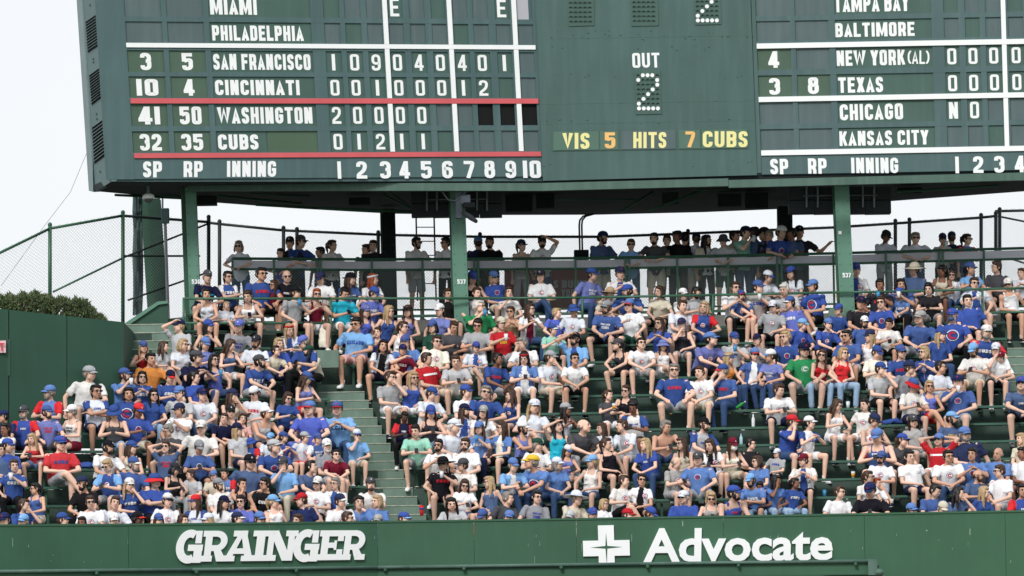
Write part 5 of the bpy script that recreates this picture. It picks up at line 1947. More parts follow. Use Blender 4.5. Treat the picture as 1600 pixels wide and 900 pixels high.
def make_shirt(pose, sex, typ):
    S = skel(pose, sex)
    bm = bmesh.new()
    u, f, X = S['u'], S['f'], S['X']
    k = 1.0 if sex == 'm' else .92
    loose = .012 if typ in 'so' else .02
    g = loose
    low = S['pel'] - u * (.03 if not S['stand'] else .10)
    if typ == 's':
        tube(bm, (low, S['waist'], S['chest'], S['neck'] - u * .085),
             [(.17, .125), (.145 * k, .112), (.163 * k + .004, .12), (.128 * k, .088)], 18, flat=X)
        for s in (-1, 1):
            tube(bm, (S['chest'] + X * .09 * s + f * .07 + u * .04, S['neck'] + X * .09 * s - u * .0 + f * .03, S['neck'] + X * .088 * s - f * .03 - u * .005, S['chest'] + X * .085 * s - f * .08 + u * .04),
                 [(.022, .014)] * 4, 8)
    else:
        tube(bm, (low, S['waist'], S['chest'], S['neck'] - u * .07, S['neck'] - u * .032, S['neck'] + u * .004),
             [(.172 + g * .5, .13), (.152 * k + g, .112 + g), (.163 * k + g, .112 + g), (.158 * k + g * .5, .085 + g), (.115 * k + g * .5, .075), (.066, .060)], 18, flat=X)
    if sex == 'f':
        for s in (-1, 1): ellipsoid(bm, S['chest'] + X * (.072 * s) + f * .085 + u * .01, (.062, .055, .06))
    for i in (0, 1):
        if typ == 's': continue
        ellipsoid(bm, S['sh'][i], (.062 * k, .064 * k, .062 * k))
        if typ in 'l':
            capsule(bm, S['sh'][i], S['el'][i], .062 * k, .054 * k)
            capsule(bm, S['el'][i], S['el'][i].lerp(S['ha'][i], .88), .053 * k, .036 * k)
        else:
            t = .72 if sex == 'm' else .58
            e = S['sh'][i].lerp(S['el'][i], t)
            tube(bm, (S['sh'][i], S['sh'][i].lerp(e, .5), e), [.059 * k, .060 * k, .063 * k], 12)
    # soft rolls of cloth at the waist and under the arms
    rr = random.Random(pose + sex + typ)
    for q in range(4):
        z = rr.uniform(.04, .3)
        c = S['pel'] + u * z + f * .10 * rr.uniform(.85, 1) + X * rr.uniform(-.08, .08)
        ellipsoid(bm, c, (rr.uniform(.05, .09), .03, .015), Matrix.Rotation(rr.uniform(-.5, .5), 3, 'Y'))
    me = remesh(bm, .017, 2, .014, 15.0, hash_(pose + sex + typ), dec=.5)
    n = len(me.polygons)
    mi = np.zeros(n, int)
    for p in me.polygons:
        c = p.center
        r = c - S['neck']
        a = r.dot(X); h = r.dot(u); fr = p.normal.dot(f)
        if typ == 'r':
            if abs(a) > (.105 * k + .05 * max(0, -h - .02) * 3) and h > -.42 and (abs(a) > .165 * k or h > -.22): mi[p.index] = 1
        elif typ == 'o':
            if fr > .0 and abs(a) < .045 + max(0, -h) * .10 and r.dot(f) > -.03: mi[p.index] = 1
    me.polygons.foreach_set('material_index', mi)
    for _ in range(2): me.materials.append(None)
    me.polygons.foreach_set('use_smooth', [True] * n)
    return me

def hash_(s):
    return sum(ord(c) * (i + 3) for i, c in enumerate(s)) % 97

def make_legs(pose, sex, typ):
    S = skel(pose, sex)
    bm = bmesh.new()
    tube(bm, (S['pel'] - S['u'] * .10, S['pel'] - S['u'] * .02, S['pel'] + S['u'] * .07), [(.15, .115), (.172, .13), (.158, .118)], 16, flat=(1, 0, 0))
    for i in (0, 1):
        h, kx, a = S['hip'][i], S['kn'][i], S['an'][i]
        if typ == 'p':
            capsule(bm, h, kx, .094, .068)
            capsule(bm, kx, kx.lerp(a, .35), .066, .062)
            tube(bm, (kx.lerp(a, .3), kx.lerp(a, .95)), [.062, .056], 12)
        else:
            t = .80 if sex == 'm' else .62
            e = h.lerp(kx, t)
            capsule(bm, h, h.lerp(kx, .3), .096, .092)
            tube(bm, (h, h.lerp(e, .5), e), [.096, .090, .086], 14)
    me = remesh(bm, .019, 2, .008, 14.0, hash_(pose + typ), dec=.35)
    me.materials.append(None)
    me.polygons.foreach_set('use_smooth', [True] * len(me.polygons))
    return me

def make_shoe(pose, sex, i):
    S = skel(pose, sex)
    a = S['an'][i]
    fd = Vector((0, -1, 0)) if S['stand'] else Vector((.1 * (1 if i else -1), -1, -.05))
    bm = bmesh.new()
    b = a + Vector((0, .02, -.045))
    tube(bm, (b + Vector((0, .04, 0)), b, b + fd * .10 + Vector((0, 0, -.008)), b + fd * .17 + Vector((0, 0, -.018)), b + fd * .205 + Vector((0, 0, -.024))),
         [(.025, .03), (.043, .044), (.047, .038), (.044, .028), (.02, .014)], 10, flat=(1, 0, 0))
    c = b + Vector((0, 0, -.034))
    tube(bm, (c + Vector((0, .045, 0)), c + fd * .1, c + fd * .21), [(.032, .012), (.05, .012), (.03, .012)], 8, mi=1, flat=(1, 0, 0))
    tube(bm, (a + Vector((0, 0, .06)), a + Vector((0, .01, -.02))), [.036, .038], 10, mi=1)
    me = bpy.data.meshes.new('shoe')
    bm.to_mesh(me); bm.free()
    for _ in range(2): me.materials.append(None)
    me.polygons.foreach_set('use_smooth', [True] * len(me.polygons))
    return me

# ---- things worn on the head, modelled in the head's own frame (face towards -Y)
def make_hair(style, hat):
    bm = bmesh.new()
    if style == '0':
        for s in (-1, 1): ellipsoid(bm, (.068 * s, .03, -.005), (.016, .05, .035))
        ellipsoid(bm, (0, .085, -.01), (.065, .025, .04))
        me = remesh(bm, .012, 1)
    else:
        if not hat or style == 'c':
            ellipsoid(bm, (0, .024, .044), (.083, .094, .082))
            ellipsoid(bm, (.012, -.018, .082), (.068, .070, .040), Matrix.Rotation(.15, 3, 'Y'))
            ellipsoid(bm, (-.03, -.05, .088), (.035, .035, .024))
        ellipsoid(bm, (0, .045, .0), (.080, .066, .075))
        for s in (-1, 1): ellipsoid(bm, (.074 * s, .005, .012), (.011, .034, .042))
        if style in 'lb':
            z = -.30 if style == 'l' else -.12
            tube(bm, ((0, .05, .03), (0, .072, -.08), (0, .080, z)), [(.086, .05), (.088, .045), (.07, .025)], 14, flat=(1, 0, 0))
            for s in (-1, 1):
                tube(bm, ((.066 * s, -.01, .05), (.084 * s, .0, -.03), (.088 * s, -.01, z * .45), (.082 * s, -.035, z * .95)),
                     [(.02, .04), (.020, .042), (.022, .036), (.014, .02)], 10, flat=(1, 0, 0))
        if style == 'p':
            tube(bm, ((0, .10, .06), (0, .135, .04), (0, .13, -.04), (.02, .11, -.15)), [.018, .03, .028, .012], 10)
        if style == 'c':
            rr = random.Random(3)
            for i in range(26):
                a = rr.uniform(0, 6.28); e = rr.uniform(-.1, 1.4)
                d = Vector((math.cos(a) * math.cos(e), math.sin(a) * math.cos(e) * 1.1, math.sin(e)))
                if d.y < -.55 and d.z < .5: continue
                ellipsoid(bm, Vector((0, .02, .035)) + d * .085, (.03, .03, .03), seg=8, rings=6)
        me = remesh(bm, .011, 1, .0085, 34.0, hash_(style))
    me.materials.append(None)
    me.polygons.foreach_set('use_smooth', [True] * len(me.polygons))
    return me

def dome(bm, rx, ry, h, z0, y0, seg=20, rings=5, mi=0, thick=.006):
    prev = None
    allr = []
    for i in range(rings + 1):
        a = (math.pi / 2) * i / rings
        c, s = math.cos(a) ** .75 if i < rings else .02, math.sin(a)
        allr.append([bm.verts.new((rx * c * math.cos(t), y0 + ry * c * math.sin(t), z0 + h * s)) for t in [2 * math.pi * k / seg for k in range(seg)]])
    for i in range(rings):
        for k in range(seg):
            j = (k + 1) % seg
            bm.faces.new((allr[i][k], allr[i][j], allr[i + 1][j], allr[i + 1][k])).material_index = mi
    bm.faces.new(allr[-1]).material_index = mi
    bm.faces.new(list(reversed(allr[0]))).material_index = mi

def make_hat(kind):
    bm = bmesh.new()
    if kind in 'cr':
        dome(bm, .089, .106, .098, .042, .012)
        ellipsoid(bm, (0, .012, .141), (.009, .009, .005), seg=6, rings=4)
    elif kind == 'k':
        dome(bm, .094, .110, .092, .045, .012)
    elif kind == 'w':
        dome(bm, .092, .108, .105, .05, .012)
    elif kind == 'v':
        tube(bm, [(.085 * math.cos(a), .012 + .102 * math.sin(a), .055) for a in np.linspace(0, 2 * math.pi, 21)], [(.006, .02)] * 21, 6, flat=(0, 0, 1), cap=False)
    elif kind == 'h':
        tube(bm, [(.086 * math.cos(a), .012 + .104 * math.sin(a), .062 - .02 * math.sin(a)) for a in np.linspace(0, 2 * math.pi, 21)], [(.018, .006)] * 21, 6, flat=(0, 0, 1), cap=False)
    me = bpy.data.meshes.new('hat')
    bm.to_mesh(me); bm.free()
    me.materials.append(None)
    me.polygons.foreach_set('use_smooth', [True] * len(me.polygons))
    return me

def make_brim(kind):
    bm = bmesh.new()
    rows = []
    if kind in 'crv':
        N, Mx = 12, 4
        for j in range(Mx + 1):
            r = []
            for i in range(N + 1):
                a = math.pi * (i / N)
                x = .078 * math.cos(a) * (1 - .06 * j)
                y = -.055 - math.sin(a) * (.045 + .075 * j / Mx) + .012
                z = .052 - .028 * (x / .078) ** 2 - .018 * j / Mx
                r.append((x, y, z))
            rows.append(r)
        closed = False
    else:
        N, Mx = 24, 3
        R0, R1, drop = (.094, .150, .055) if kind == 'k' else (.094, .205, .028)
        for j in range(Mx + 1):
            t = j / Mx
            r = []
            for i in range(N):
                a = 2 * math.pi * i / N
                rr = R0 + (R1 - R0) * t
                r.append((rr * math.cos(a), .012 + rr * 1.12 * math.sin(a), .05 - drop * t + .008 * math.sin(3 * a) * t + (.012 * abs(math.cos(a)) * t if kind == 'w' else 0)))
            rows.append(r)
        closed = True
    th = .005
    top = [[bm.verts.new(p) for p in r] for r in rows]
    bot = [[bm.verts.new((p[0], p[1], p[2] - th)) for p in r] for r in rows]
    n = len(rows[0])
    rng = range(n) if closed else range(n - 1)
    for j in range(len(rows) - 1):
        for i in rng:
            k = (i + 1) % n
            bm.faces.new((top[j][i], top[j][k], top[j + 1][k], top[j + 1][i]))
            bm.faces.new((bot[j][k], bot[j][i], bot[j + 1][i], bot[j + 1][k]))
    for i in rng:
        k = (i + 1) % n
        bm.faces.new((top[-1][i], top[-1][k], bot[-1][k], bot[-1][i]))
    bmesh.ops.recalc_face_normals(bm, faces=bm.faces)
    me = bpy.data.meshes.new('brim')
    bm.to_mesh(me); bm.free()
    me.materials.append(None)
    me.polygons.foreach_set('use_smooth', [True] * len(me.polygons))
    return me

def make_small(kind):
    bm = bmesh.new()
    if kind == 'sunglasses' or kind == 'eyeglasses':
        for s in (-1, 1):
            if kind == 'sunglasses':
                ellipsoid(bm, (.033 * s, -.094, .010), (.029, .010, .0195), Matrix.Rotation(-.25 * s, 3, 'Z'), 12, 7)
            else:
                tube(bm, [(.032 * s + .024 * math.cos(a), -.098 + .01 * abs(math.cos(a)), .010 + .018 * math.sin(a)) for a in np.linspace(0, 2 * math.pi, 13)], .0035, 5, cap=False)
            tube(bm, ((.060 * s, -.085, .014), (.080 * s, -.02, .014), (.084 * s, .02, .008)), .004, 5)
        tube(bm, ((-.012, -.104, .014), (.012, -.104, .014)), .004, 5)
    elif kind == 'beard':
        ellipsoid(bm, (0, -.048, -.082), (.050, .046, .042))
        for s in (-1, 1): ellipsoid(bm, (.052 * s, -.028, -.045), (.020, .036, .05))
        ellipsoid(bm, (0, -.092, -.040), (.030, .012, .008))
    elif kind == 'mask':
        ellipsoid(bm, (0, -.062, -.046), (.058, .052, .05))
        for s in (-1, 1): tube(bm, ((.05 * s, -.06, -.03), (.08 * s, .0, .0)), .004, 5)
    if kind == 'beard':
        me = remesh(bm, .011, 1, .003, 60)
    else:
        me = bpy.data.meshes.new(kind); bm.to_mesh(me); bm.free()
    me.materials.append(None)
    me.polygons.foreach_set('use_smooth', [True] * len(me.polygons))
    return me

# ---- prints on shirts, draped on the cloth
def print_geo(kind):
    """2-D verts, faces, material index; centred, metres"""
    V, F, MI = [], [], []
    LV = {}
    def disc(r0, r1, mi, a0=0, a1=2 * math.pi, n=24, cx=0, cy=0):
        b = len(V)
        full = abs(a1 - a0) > 6.2
        for i in range(n + 1):
            a = a0 + (a1 - a0) * i / n
            V.append((cx + r0 * math.cos(a), cy + r0 * math.sin(a))); V.append((cx + r1 * math.cos(a), cy + r1 * math.sin(a)))
        for i in range(n):
            F.append((b + 2 * i, b + 2 * i + 1, b + 2 * i + 3, b + 2 * i + 2)); MI.append(mi)
    if kind in 'cu':
        R = .052 if kind == 'c' else .10
        disc(R * .86, R, 0)
        disc(0.001, R * .86, 1)
        disc(R * .36, R * .66, 2, .75, 2 * math.pi - .75, 18, R * .03, 0)
    elif kind == 'w':
        v, f = block_text('CUBS', .22)
        for p in v:
            x = (p[0] - .5) * .23
            V.append((x * .9, (p[1] - .5) * .055 + .018 - x * x * .9))
        F += list(f); MI += [0] * len(f)
    elif kind == 'h':
        v, f = block_text('CHICAGO', .2)
        for p in v:
            x = (p[0] - .5) * .26
            V.append((x, (p[1] - .5) * .065 + .018 - x * x * 1.2))
        F += list(f); MI += [0] * len(f)
    elif kind in 'yz':
        for txt, wd, ht, cy in ((('CHICAGO', .17, .032, .03), ('CUBS', .13, .05, -.03)) if kind == 'y' else (('CUBS', .10, .035, .02),)):
            v, f = block_text(txt, .2); b = len(V)
            for p in v: V.append(((p[0] - .5) * wd, (p[1] - .5) * ht + cy))
            F += [tuple(i + b for i in q) for q in f]; MI += [0] * len(f)
    elif kind == 't':
        v, f = block_text('TOLY', .2)
        for p in v: V.append(((p[0] - .5) * .2, (p[1] - .5) * .07))
        F += list(f); MI += [0] * len(f)
    elif kind == 'N':
        for txt, wd, ht, cy in (('BRYANT', .24, .05, .03), ('17', .18, .16, -.11)):
            v, f = block_text(txt, .2); b = len(V)
            for p in v: V.append(((p[0] - .5) * wd, (p[1] - .5) * ht + cy))
            F += [tuple(i + b for i in q) for q in f]; MI += [0] * len(f)
    elif kind == 'x':    # stripe across the chest
        n = 12
        for i in range(n + 1):
            x = -.15 + .30 * i / n
            V.append((x, -.018)); V.append((x, .018))
        for i in range(n): F.append((2 * i, 2 * i + 2, 2 * i + 3, 2 * i + 1)); MI.append(0)
    elif kind == 'b':    # button placket
        n = 14
        for i in range(n + 1):
            y = .02 - .34 * i / n
            V.append((-.004, y)); V.append((.004, y))
        for i in range(n): F.append((2 * i, 2 * i + 2, 2 * i + 3, 2 * i + 1)); MI.append(0)
    return V, F, MI

def make_print(pose, sex, typ, kind):
    S = skel(pose, sex)
    shirt = G('shirt', pose, sex, typ)
    bvh = BVHTree.FromPolygons([v.co for v in shirt.vertices], [p.vertices[:] for p in shirt.polygons])
    V, F, MI = print_geo(kind)
    u, f, X = S['u'], S['f'], S['X']
    if kind == 'N': f = -f; X = -X
    if kind == 'c': off = (.085, -.145) if typ in 'jo' else (.0, -.17)
    elif kind == 'u': off = (0, -.20)
    elif kind == 'b': off = (0, -.03)
    elif kind == 'x': off = (0, -.15)
    else: off = (0, -.17)
    if typ == 's' and kind == 'c': off = (0, -.20)
    P, ok = [], []
    lvl = [0] * len(V)
    for q, m in zip(F, MI):
        for i in q: lvl[i] = m
    for vi, (a, b) in enumerate(V):
        o = S['neck'] + X * (a + off[0]) + u * (b + off[1]) + f * .5
        h = bvh.ray_cast(o, -f)
        if h[0] is None: P.append(o - f * .38); ok.append(False)
        else: P.append(h[0] + f * (.006 + .004 * lvl[vi])); ok.append(True)
    me = bpy.data.meshes.new('print')
    FF, MM = [], []
    for q, m in zip(F, MI):
        if all(ok[i] for i in q): FF.append(q); MM.append(m)
    me.from_pydata([tuple(p) for p in P], [], FF)
    me.polygons.foreach_set('material_index', MM)
    for _ in range(3): me.materials.append(None)
    me.update()
    return me

GC = {}
def G(kind, *k):
    key = (kind,) + k
    if key not in GC:
        GC[key] = {'body': make_body, 'shirt': make_shirt, 'legs': make_legs, 'shoe': make_shoe, 'hair': make_hair,
                   'hat': make_hat, 'brim': make_brim, 'small': make_small, 'print': make_print}[kind](*k)
        GC[key].name = kind
    return GC[key]

CL = dict(w=(232, 233, 236), b=(54, 80, 144), n=(30, 36, 66), k=(24, 24, 27), g=(164, 166, 170), d=(74, 75, 80),
          l=(124, 172, 222), r=(206, 48, 54), m=(112, 26, 46), t=(44, 178, 204), y=(226, 186, 60), o=(208, 136, 70),
          p=(222, 176, 170), v=(100, 112, 190), e=(206, 198, 180), G=(44, 134, 84), s=(78, 98, 136), a=(150, 206, 186),
          i=(34, 74, 62), c=(240, 236, 220), f=(176, 150, 120), j=(58, 80, 118), q=(150, 176, 204), J=(110, 138, 178))
NAME = dict(w='white', b='royal blue', n='navy', k='black', g='grey', d='charcoal', l='light blue', r='red', m='maroon',
            t='turquoise', y='yellow', o='orange', p='pink', v='heather blue', e='beige', G='green', s='slate blue', a='mint',
            i='dark green', c='cream', f='tan', j='denim', q='pale denim', J='denim')
HAIRC = dict(k=(20, 16, 15), n=(62, 42, 30), y=(172, 146, 110), g=(128, 122, 116), w=(206, 202, 196), r=(150, 70, 36))
SKIN = {'1': (222, 182, 162), '2': (204, 158, 134), '3': (142, 98, 78), '4': (84, 58, 50)}
SHADES = {'b': ((1, 1, 1), (1.28, 1.18, 1.06), (1.1, 1.05, 1.12), (1.75, 1.6, 1.3)), 'w': ((1, 1, 1), (.965, .955, .935), (.93, .95, .985), (1, 1, 1)),
          'v': ((1, 1, 1), (1.15, 1.12, .98), (.85, .9, 1.0), (1.05, 1.0, .9)), 'g': ((1, 1, 1), (.86, .86, .88), (1.12, 1.12, 1.12), (1, .98, .95)),
          'k': ((1, 1, 1), (1.6, 1.6, 1.6), (1, 1, 1.2), (2.0, 2.0, 2.1)), 'n': ((1, 1, 1), (1.4, 1.4, 1.25), (.8, .8, .9), (1.1, 1.2, 1.3)),
          'r': ((1, 1, 1), (.88, .8, .85), (1.05, 1.1, 1.05), (.95, 1.2, 1.2))}
def shade(c, seed):
    if c not in SHADES: return cloth(c)
    i = seed % 4
    if i == 0: return cloth(c)
    return mat('cloth_' + NAME[c].replace(' ', '_') + '_wash_%d' % i, rgb(*[min(246, a * b) for a, b in zip(CL[c], SHADES[c][i])]), .85, .12, 9, bump=.25, bscale=22, spec=.15)
def cloth(c): return mat('cloth_' + NAME[c].replace(' ', '_') + ('_light' if c == 'J' else ''), rgb(*CL[c]), .85, .10, 9, bump=.25, bscale=22, spec=.15)
def skinm(s, v): 
    c = SKIN[s]; k = (.93, 1.0, 1.05)[v]
    return mat(f'skin_tone_{s}_{v}', rgb(*[min(255, x * k) for x in c]), .5, .08, 10, spec=.3)
def hairm(c): return mat('hair_' + c, rgb(*HAIRC[c]), .5, .3, 60, spec=.4)
EYEW = mat('eye_white', rgb(225, 220, 215), .3); EYEK = mat('eye_iris', rgb(40, 28, 22), .3)
BROW = mat('eyebrow', rgb(70, 48, 38), .8)
LENS = mat('dark_lens', rgb(14, 14, 18), .08, 0, spec=.6)
LIPS = {s: mat('lips_' + s, tuple(a * b for a, b in zip(rgb(*SKIN[s]), (.72, .45, .45))), .5) for s in SKIN}
SOLE = mat('shoe_sole', rgb(210, 210, 208), .7)
EMB = [mat('print_blue', rgb(28, 58, 160), .7), mat('print_white', rgb(236, 236, 236), .7), mat('print_red', rgb(204, 32, 48), .7)]

def parse(l):
    x, y, po, sh, hat, hair, skin, legs, fl = l.split()
    turn = ''
    if po[-1] in 'rl': turn = po[-1]; po = po[:-1]
    d = dict(x=float(x), y=float(y), pose=po, turn=turn, sh=sh, hat=hat, hair=hair, skin=skin, legs=legs, fl=fl)
    d['seed'] = int(x) * 7 + int(y) * 3
    d['sex'] = 'f' if (hair[1] in 'lpb' and 'b' not in fl and 'M' not in fl) or 'f' in fl else 'm'
    return d

PEOPLE = [parse(l) for l in PEOPLE_TXT.strip().split('\n')]

# ------------------------------------------------------------------ put everybody in their place
PR = random.Random(21)
def solve_seated(d):
    child = 'c' in d['fl']
    base = .80 if child else (1.03 if d['sex'] == 'm' else .99)
    if 'B' in d['fl']: base = 1.08
    S = skel(d['pose'], d['sex'])
    hl = S['head']
    best = None
    for k in range(-3, 13):
        X = XatRow(d['x'], d['y'], k)
        z = seatZ(k) + hl.z * base
        Yb = rowY(k, X) - .01
        p = at(d['x'], d['y'], Yb)
        err = p.z - z
        if best is None or abs(err) < abs(best[1]): best = (k, err, X)
    k, err, X = best
    s = base * (1 + max(-.09, min(.09, err / (hl.z * base))))
    if err < 0 and -err > hl.z * base * .09: pass
    Yb = rowY(k, X) - .02
    ang = d['yaw']
    off = Matrix.Rotation(ang, 3, 'Z') @ (hl * s)
    p = at(d['x'], d['y'], Yb + off.y)
    loc = Vector((p.x - off.x, Yb, seatZ(k)))
    rest = p.z - (seatZ(k) + hl.z * s)
    loc.z += max(-.03, min(.03, rest)) if False else 0.0
    d['k'] = k
    return loc, s

def solve_standing(d):
    S = skel(d['pose'], d['sex'])
    hl = S['head']
    X = at(d['x'], 410, DY).x
    Yb = deckY(X) + (.46 if d['pose'] == 'A*' else PR.uniform(.36, .75))
    if d['pose'] == 'B*': Yb += .3
    off0 = Matrix.Rotation(d['yaw'], 3, 'Z') @ hl
    p = at(d['x'], d['y'], Yb + off0.y)
    s = (p.z - deckZ) / hl.z
    s = max(.82, min(1.12, s))
    off = off0 * s
    loc = Vector((p.x - off.x, Yb, deckZ))
    d['k'] = 13
    return loc, s

def person_parts(d):
    """(name, mesh, materials, head-local?, children)"""
    sex, pose, turn, sh, fl = d['sex'], d['pose'], d['turn'], d['sh'], d['fl']
    out = []
    sk = skinm(d['skin'], d['var'])
    brow = BROW if d['hair'][0] not in 'k' else hairm('k')
    H = head_matrix(skel(pose, sex), pose, turn)
    out.append(('body', G('body', pose, sex, turn), [sk, EYEW, EYEK, brow, LIPS[d['skin']]], None, []))
    if sh != 'x':
        base, typ, emb = sh[0], sh[1], sh[2]
        sec = sh[3] if len(sh) > 3 else None
        g = {'t': 't', 'q': 't', 'j': 't', 'n': 't', 's': 's', 'r': 'r', 'l': 'l', 'o': 'o'}[typ]
        mm = shade(base, d['seed'])
        if typ == 'q': mm = patterned(base, sec)
        m2 = cloth(sec) if sec and typ in 'ro' else mm
        kids = []
        pm = None
        if emb in 'cu':
            a = list(EMB)
            if base in 'b' and typ == 't': a = [EMB[1], cloth('b'), EMB[2]]
            if base == 'G': a = [EMB[1], cloth('G'), EMB[1]]
            kids.append(('chest_badge', G('print', pose, sex, g, 'u' if emb == 'u' else 'c'), a))
        elif emb == 'w':
            kk = 'wyzw'[d['seed'] % 4]
            if base == 'l': kk = 'h'
            if d['x'] == 406 and base == 'b': kk = 't'
            light = base in 'wglec'
            pm = cloth(sec) if (sec and typ not in 'ro') else (EMB[0] if light else EMB[1])
            if base == 'w' and not sec: pm = EMB[0]
            kids.append(('lettering', G('print', pose, sex, g, kk), [pm] * 3))
        elif emb == 'N': kids.append(('name_and_number', G('print', pose, sex, g, 'N'), [cloth('n')] * 3))
        elif emb in 'rb' and typ == 't' :
            kids.append(('lettering', G('print', pose, sex, g, 'w'), [EMB[2] if emb == 'r' else EMB[0]] * 3))
        if typ == 'j': kids.append(('button_placket', G('print', pose, sex, g, 'b'), [cloth('g') if base != 'w' else mat('placket', rgb(200, 202, 208), .8)] * 3))
        if sh in ('rtww', 'ntt'): kids = [('chest_stripe', G('print', pose, sex, g, 'x'), [cloth('w' if sh == 'rtww' else 't')] * 3)]
        out.append(('shirt', G('shirt', pose, sex, g), [mm, m2], None, kids))
    L = d['legs']
    lm = cloth(L[0]) if L[0] not in 'jqJ' else cloth(L[0])
    t = 'p' if L[1] == 'p' else 's'
    out.append(('trousers' if t == 'p' else 'shorts', G('legs', pose, sex, t), [lm], None, []))
    if d['y'] < 770:
        sc = d['shoe']
        for i in (0, 1): out.append(('shoe', G('shoe', pose, sex, i), [cloth(sc), SOLE], None, []))
    hat = d['hat']
    hs = d['hair'][1]
    if not (hs == '0'): out.append(('hair', G('hair', hs, hat != '-' and hat[0] in 'crkw'), [hairm(d['hair'][0])], H, []))
    else: out.append(('hair', G('hair', '0', False), [hairm(d['hair'][0])], H, []))
    if hat != '-':
        hk, hc = hat[0], hat[1]
        bc = hat[2] if len(hat) > 2 else hc
        HH = H @ Matrix.Rotation(math.pi if hk == 'r' else 0, 4, 'Z')
        kids = [] if hk == 'h' else [('brim', G('brim', hk), [shade(bc, d['seed'] // 3)])]
        if hk == 'c': kids.append(('cap_badge', capbadge(), [EMB[2] if hc in 'bnw' else EMB[1]]))
        nm = {'c': 'cap', 'r': 'cap', 'k': 'bucket_hat', 'w': 'sun_hat', 'v': 'visor', 'h': 'headband'}[hk]
        out.append((nm, G('hat', hk), [shade(hc, d['seed'] // 3)], HH, kids))
    if 'g' in fl: out.append(('sunglasses', G('small', 'sunglasses'), [LENS], H, []))
    if 'e' in fl: out.append(('eyeglasses', G('small', 'eyeglasses'), [LENS], H, []))
    if 'b' in fl: out.append(('beard', G('small', 'beard'), [hairm(d['hair'][0])], H, []))
    if 'm' in fl: out.append(('face_mask', G('small', 'mask'), [cloth('w' if d['sh'][0] != 'b' else 's')], H, []))
    return out, H

CB = []
def capbadge():
    if not CB:
        bm = bmesh.new()
        for i in range(1):
            V = []
            n = 10
            pts = []
            for r in (.013, .0065):
                pts.append([bm.verts.new((r * math.cos(a), 0, r * math.sin(a))) for a in np.linspace(.7, 2 * math.pi - .7, n)])
            for j in range(n - 1): bm.faces.new((pts[0][j], pts[0][j + 1], pts[1][j + 1], pts[1][j]))
        for v in bm.verts:
            v.co = Vector((v.co.x, -.098 + .004 - .0 + (v.co.x ** 2) * 3 + (v.co.z) * .35, v.co.z + .086))
            v.co.y -= .004
        me = bpy.data.meshes.new('badge'); bm.to_mesh(me); bm.free(); me.materials.append(None)
        CB.append(me)
    return CB[0]

def patterned(a, b):
    nm = 'patterned_' + a + (b or 'x')
    if nm in MATS: return MATS[nm]
    m = mat(nm, rgb(*CL[a]), .85, .1, 9)
    t = m.node_tree
    bs = t.nodes['Principled BSDF']
    v = t.nodes.new('ShaderNodeTexVoronoi'); v.inputs['Scale'].default_value = 17
    tc = t.nodes.new('ShaderNodeTexCoord'); t.links.new(tc.outputs['Object'], v.inputs['Vector'])
    r = t.nodes.new('ShaderNodeMath'); r.operation = 'LESS_THAN'; r.inputs[1].default_value = .32
    t.links.new(v.outputs['Distance'], r.inputs[0])
    mxn = t.nodes.new('ShaderNodeMix'); mxn.data_type = 'RGBA'
    src = bs.inputs['Base Color'].links[0].from_socket
    t.links.new(r.outputs[0], mxn.inputs[0]); t.links.new(src, mxn.inputs[6])
    mxn.inputs[7].default_value = (*rgb(*CL[b or {'w': 's', 'k': 'r', 'm': 'p', 's': 'w', 't': 'w', 'v': 'w', 'e': 'r'}.get(a, 'n')]), 1)
    t.links.new(mxn.outputs[2], bs.inputs['Base Color'])
    return m

def add_slots(o, mats):
    for i, m in enumerate(mats):
        if i < len(o.material_slots):
            o.material_slots[i].link = 'OBJECT'
            o.material_slots[i].material = m

for d in PEOPLE:
    d['pose0'] = d['pose']
    alt = {'F': ('F', 'F1', 'F2', 'F3', 'F6', 'F4', 'F5', 'F7'), 'E': ('E', 'E1', 'E2'), 'T': ('T', 'T1'), 'P': ('P', 'P1', 'P2', 'P')}.get(d['pose'])
    if alt: d['pose'] = PR.choice(alt)
    if not d['turn'] and '*' not in d['pose']: d['turn'] = PR.choice(('', 'a', 'z', 'a', 'z', PR.choice('rl')))
    d['yaw'] = math.radians(PR.uniform(-14, 14) + {'r': 24, 'l': -24, '': 0, 'a': 8, 'z': -8}[d['turn']])
    if d['pose'] == 'B*': d['yaw'] = math.pi + math.radians(PR.uniform(-12, 12))
    d['var'] = PR.choice((0, 1, 1, 2))
    d['shoe'] = PR.choice('wwkgnwd')
    d['loc'], d['s'] = (solve_standing if '*' in d['pose'] else solve_seated)(d)
    d['wide'] = (1.15 if 'B' in d['fl'] else (PR.uniform(.95, 1.06)))

# which 300 show largest
def shows(d):
    if '*' in d['pose']: return 46 + (6 if d['sh'][0] in 'blaw' else 0)
    if d['y'] > 792: return (822 - d['x'] * .0137) - d['y']
    v = 60
    if 'c' in d['fl']: v -= 20
    for e in PEOPLE:     # hidden by somebody in front
        if e is d or '*' in e['pose']: continue
        dx, dy = abs(e['x'] - d['x']), e['y'] - d['y']
        if 6 < dy < 60 and dx < 34: v -= (34 - dx) * .5 * (1 - dy / 80)
    return v
order = sorted(PEOPLE, key=lambda d: -shows(d))
SOLO = order[:300]
REST = order[300:]

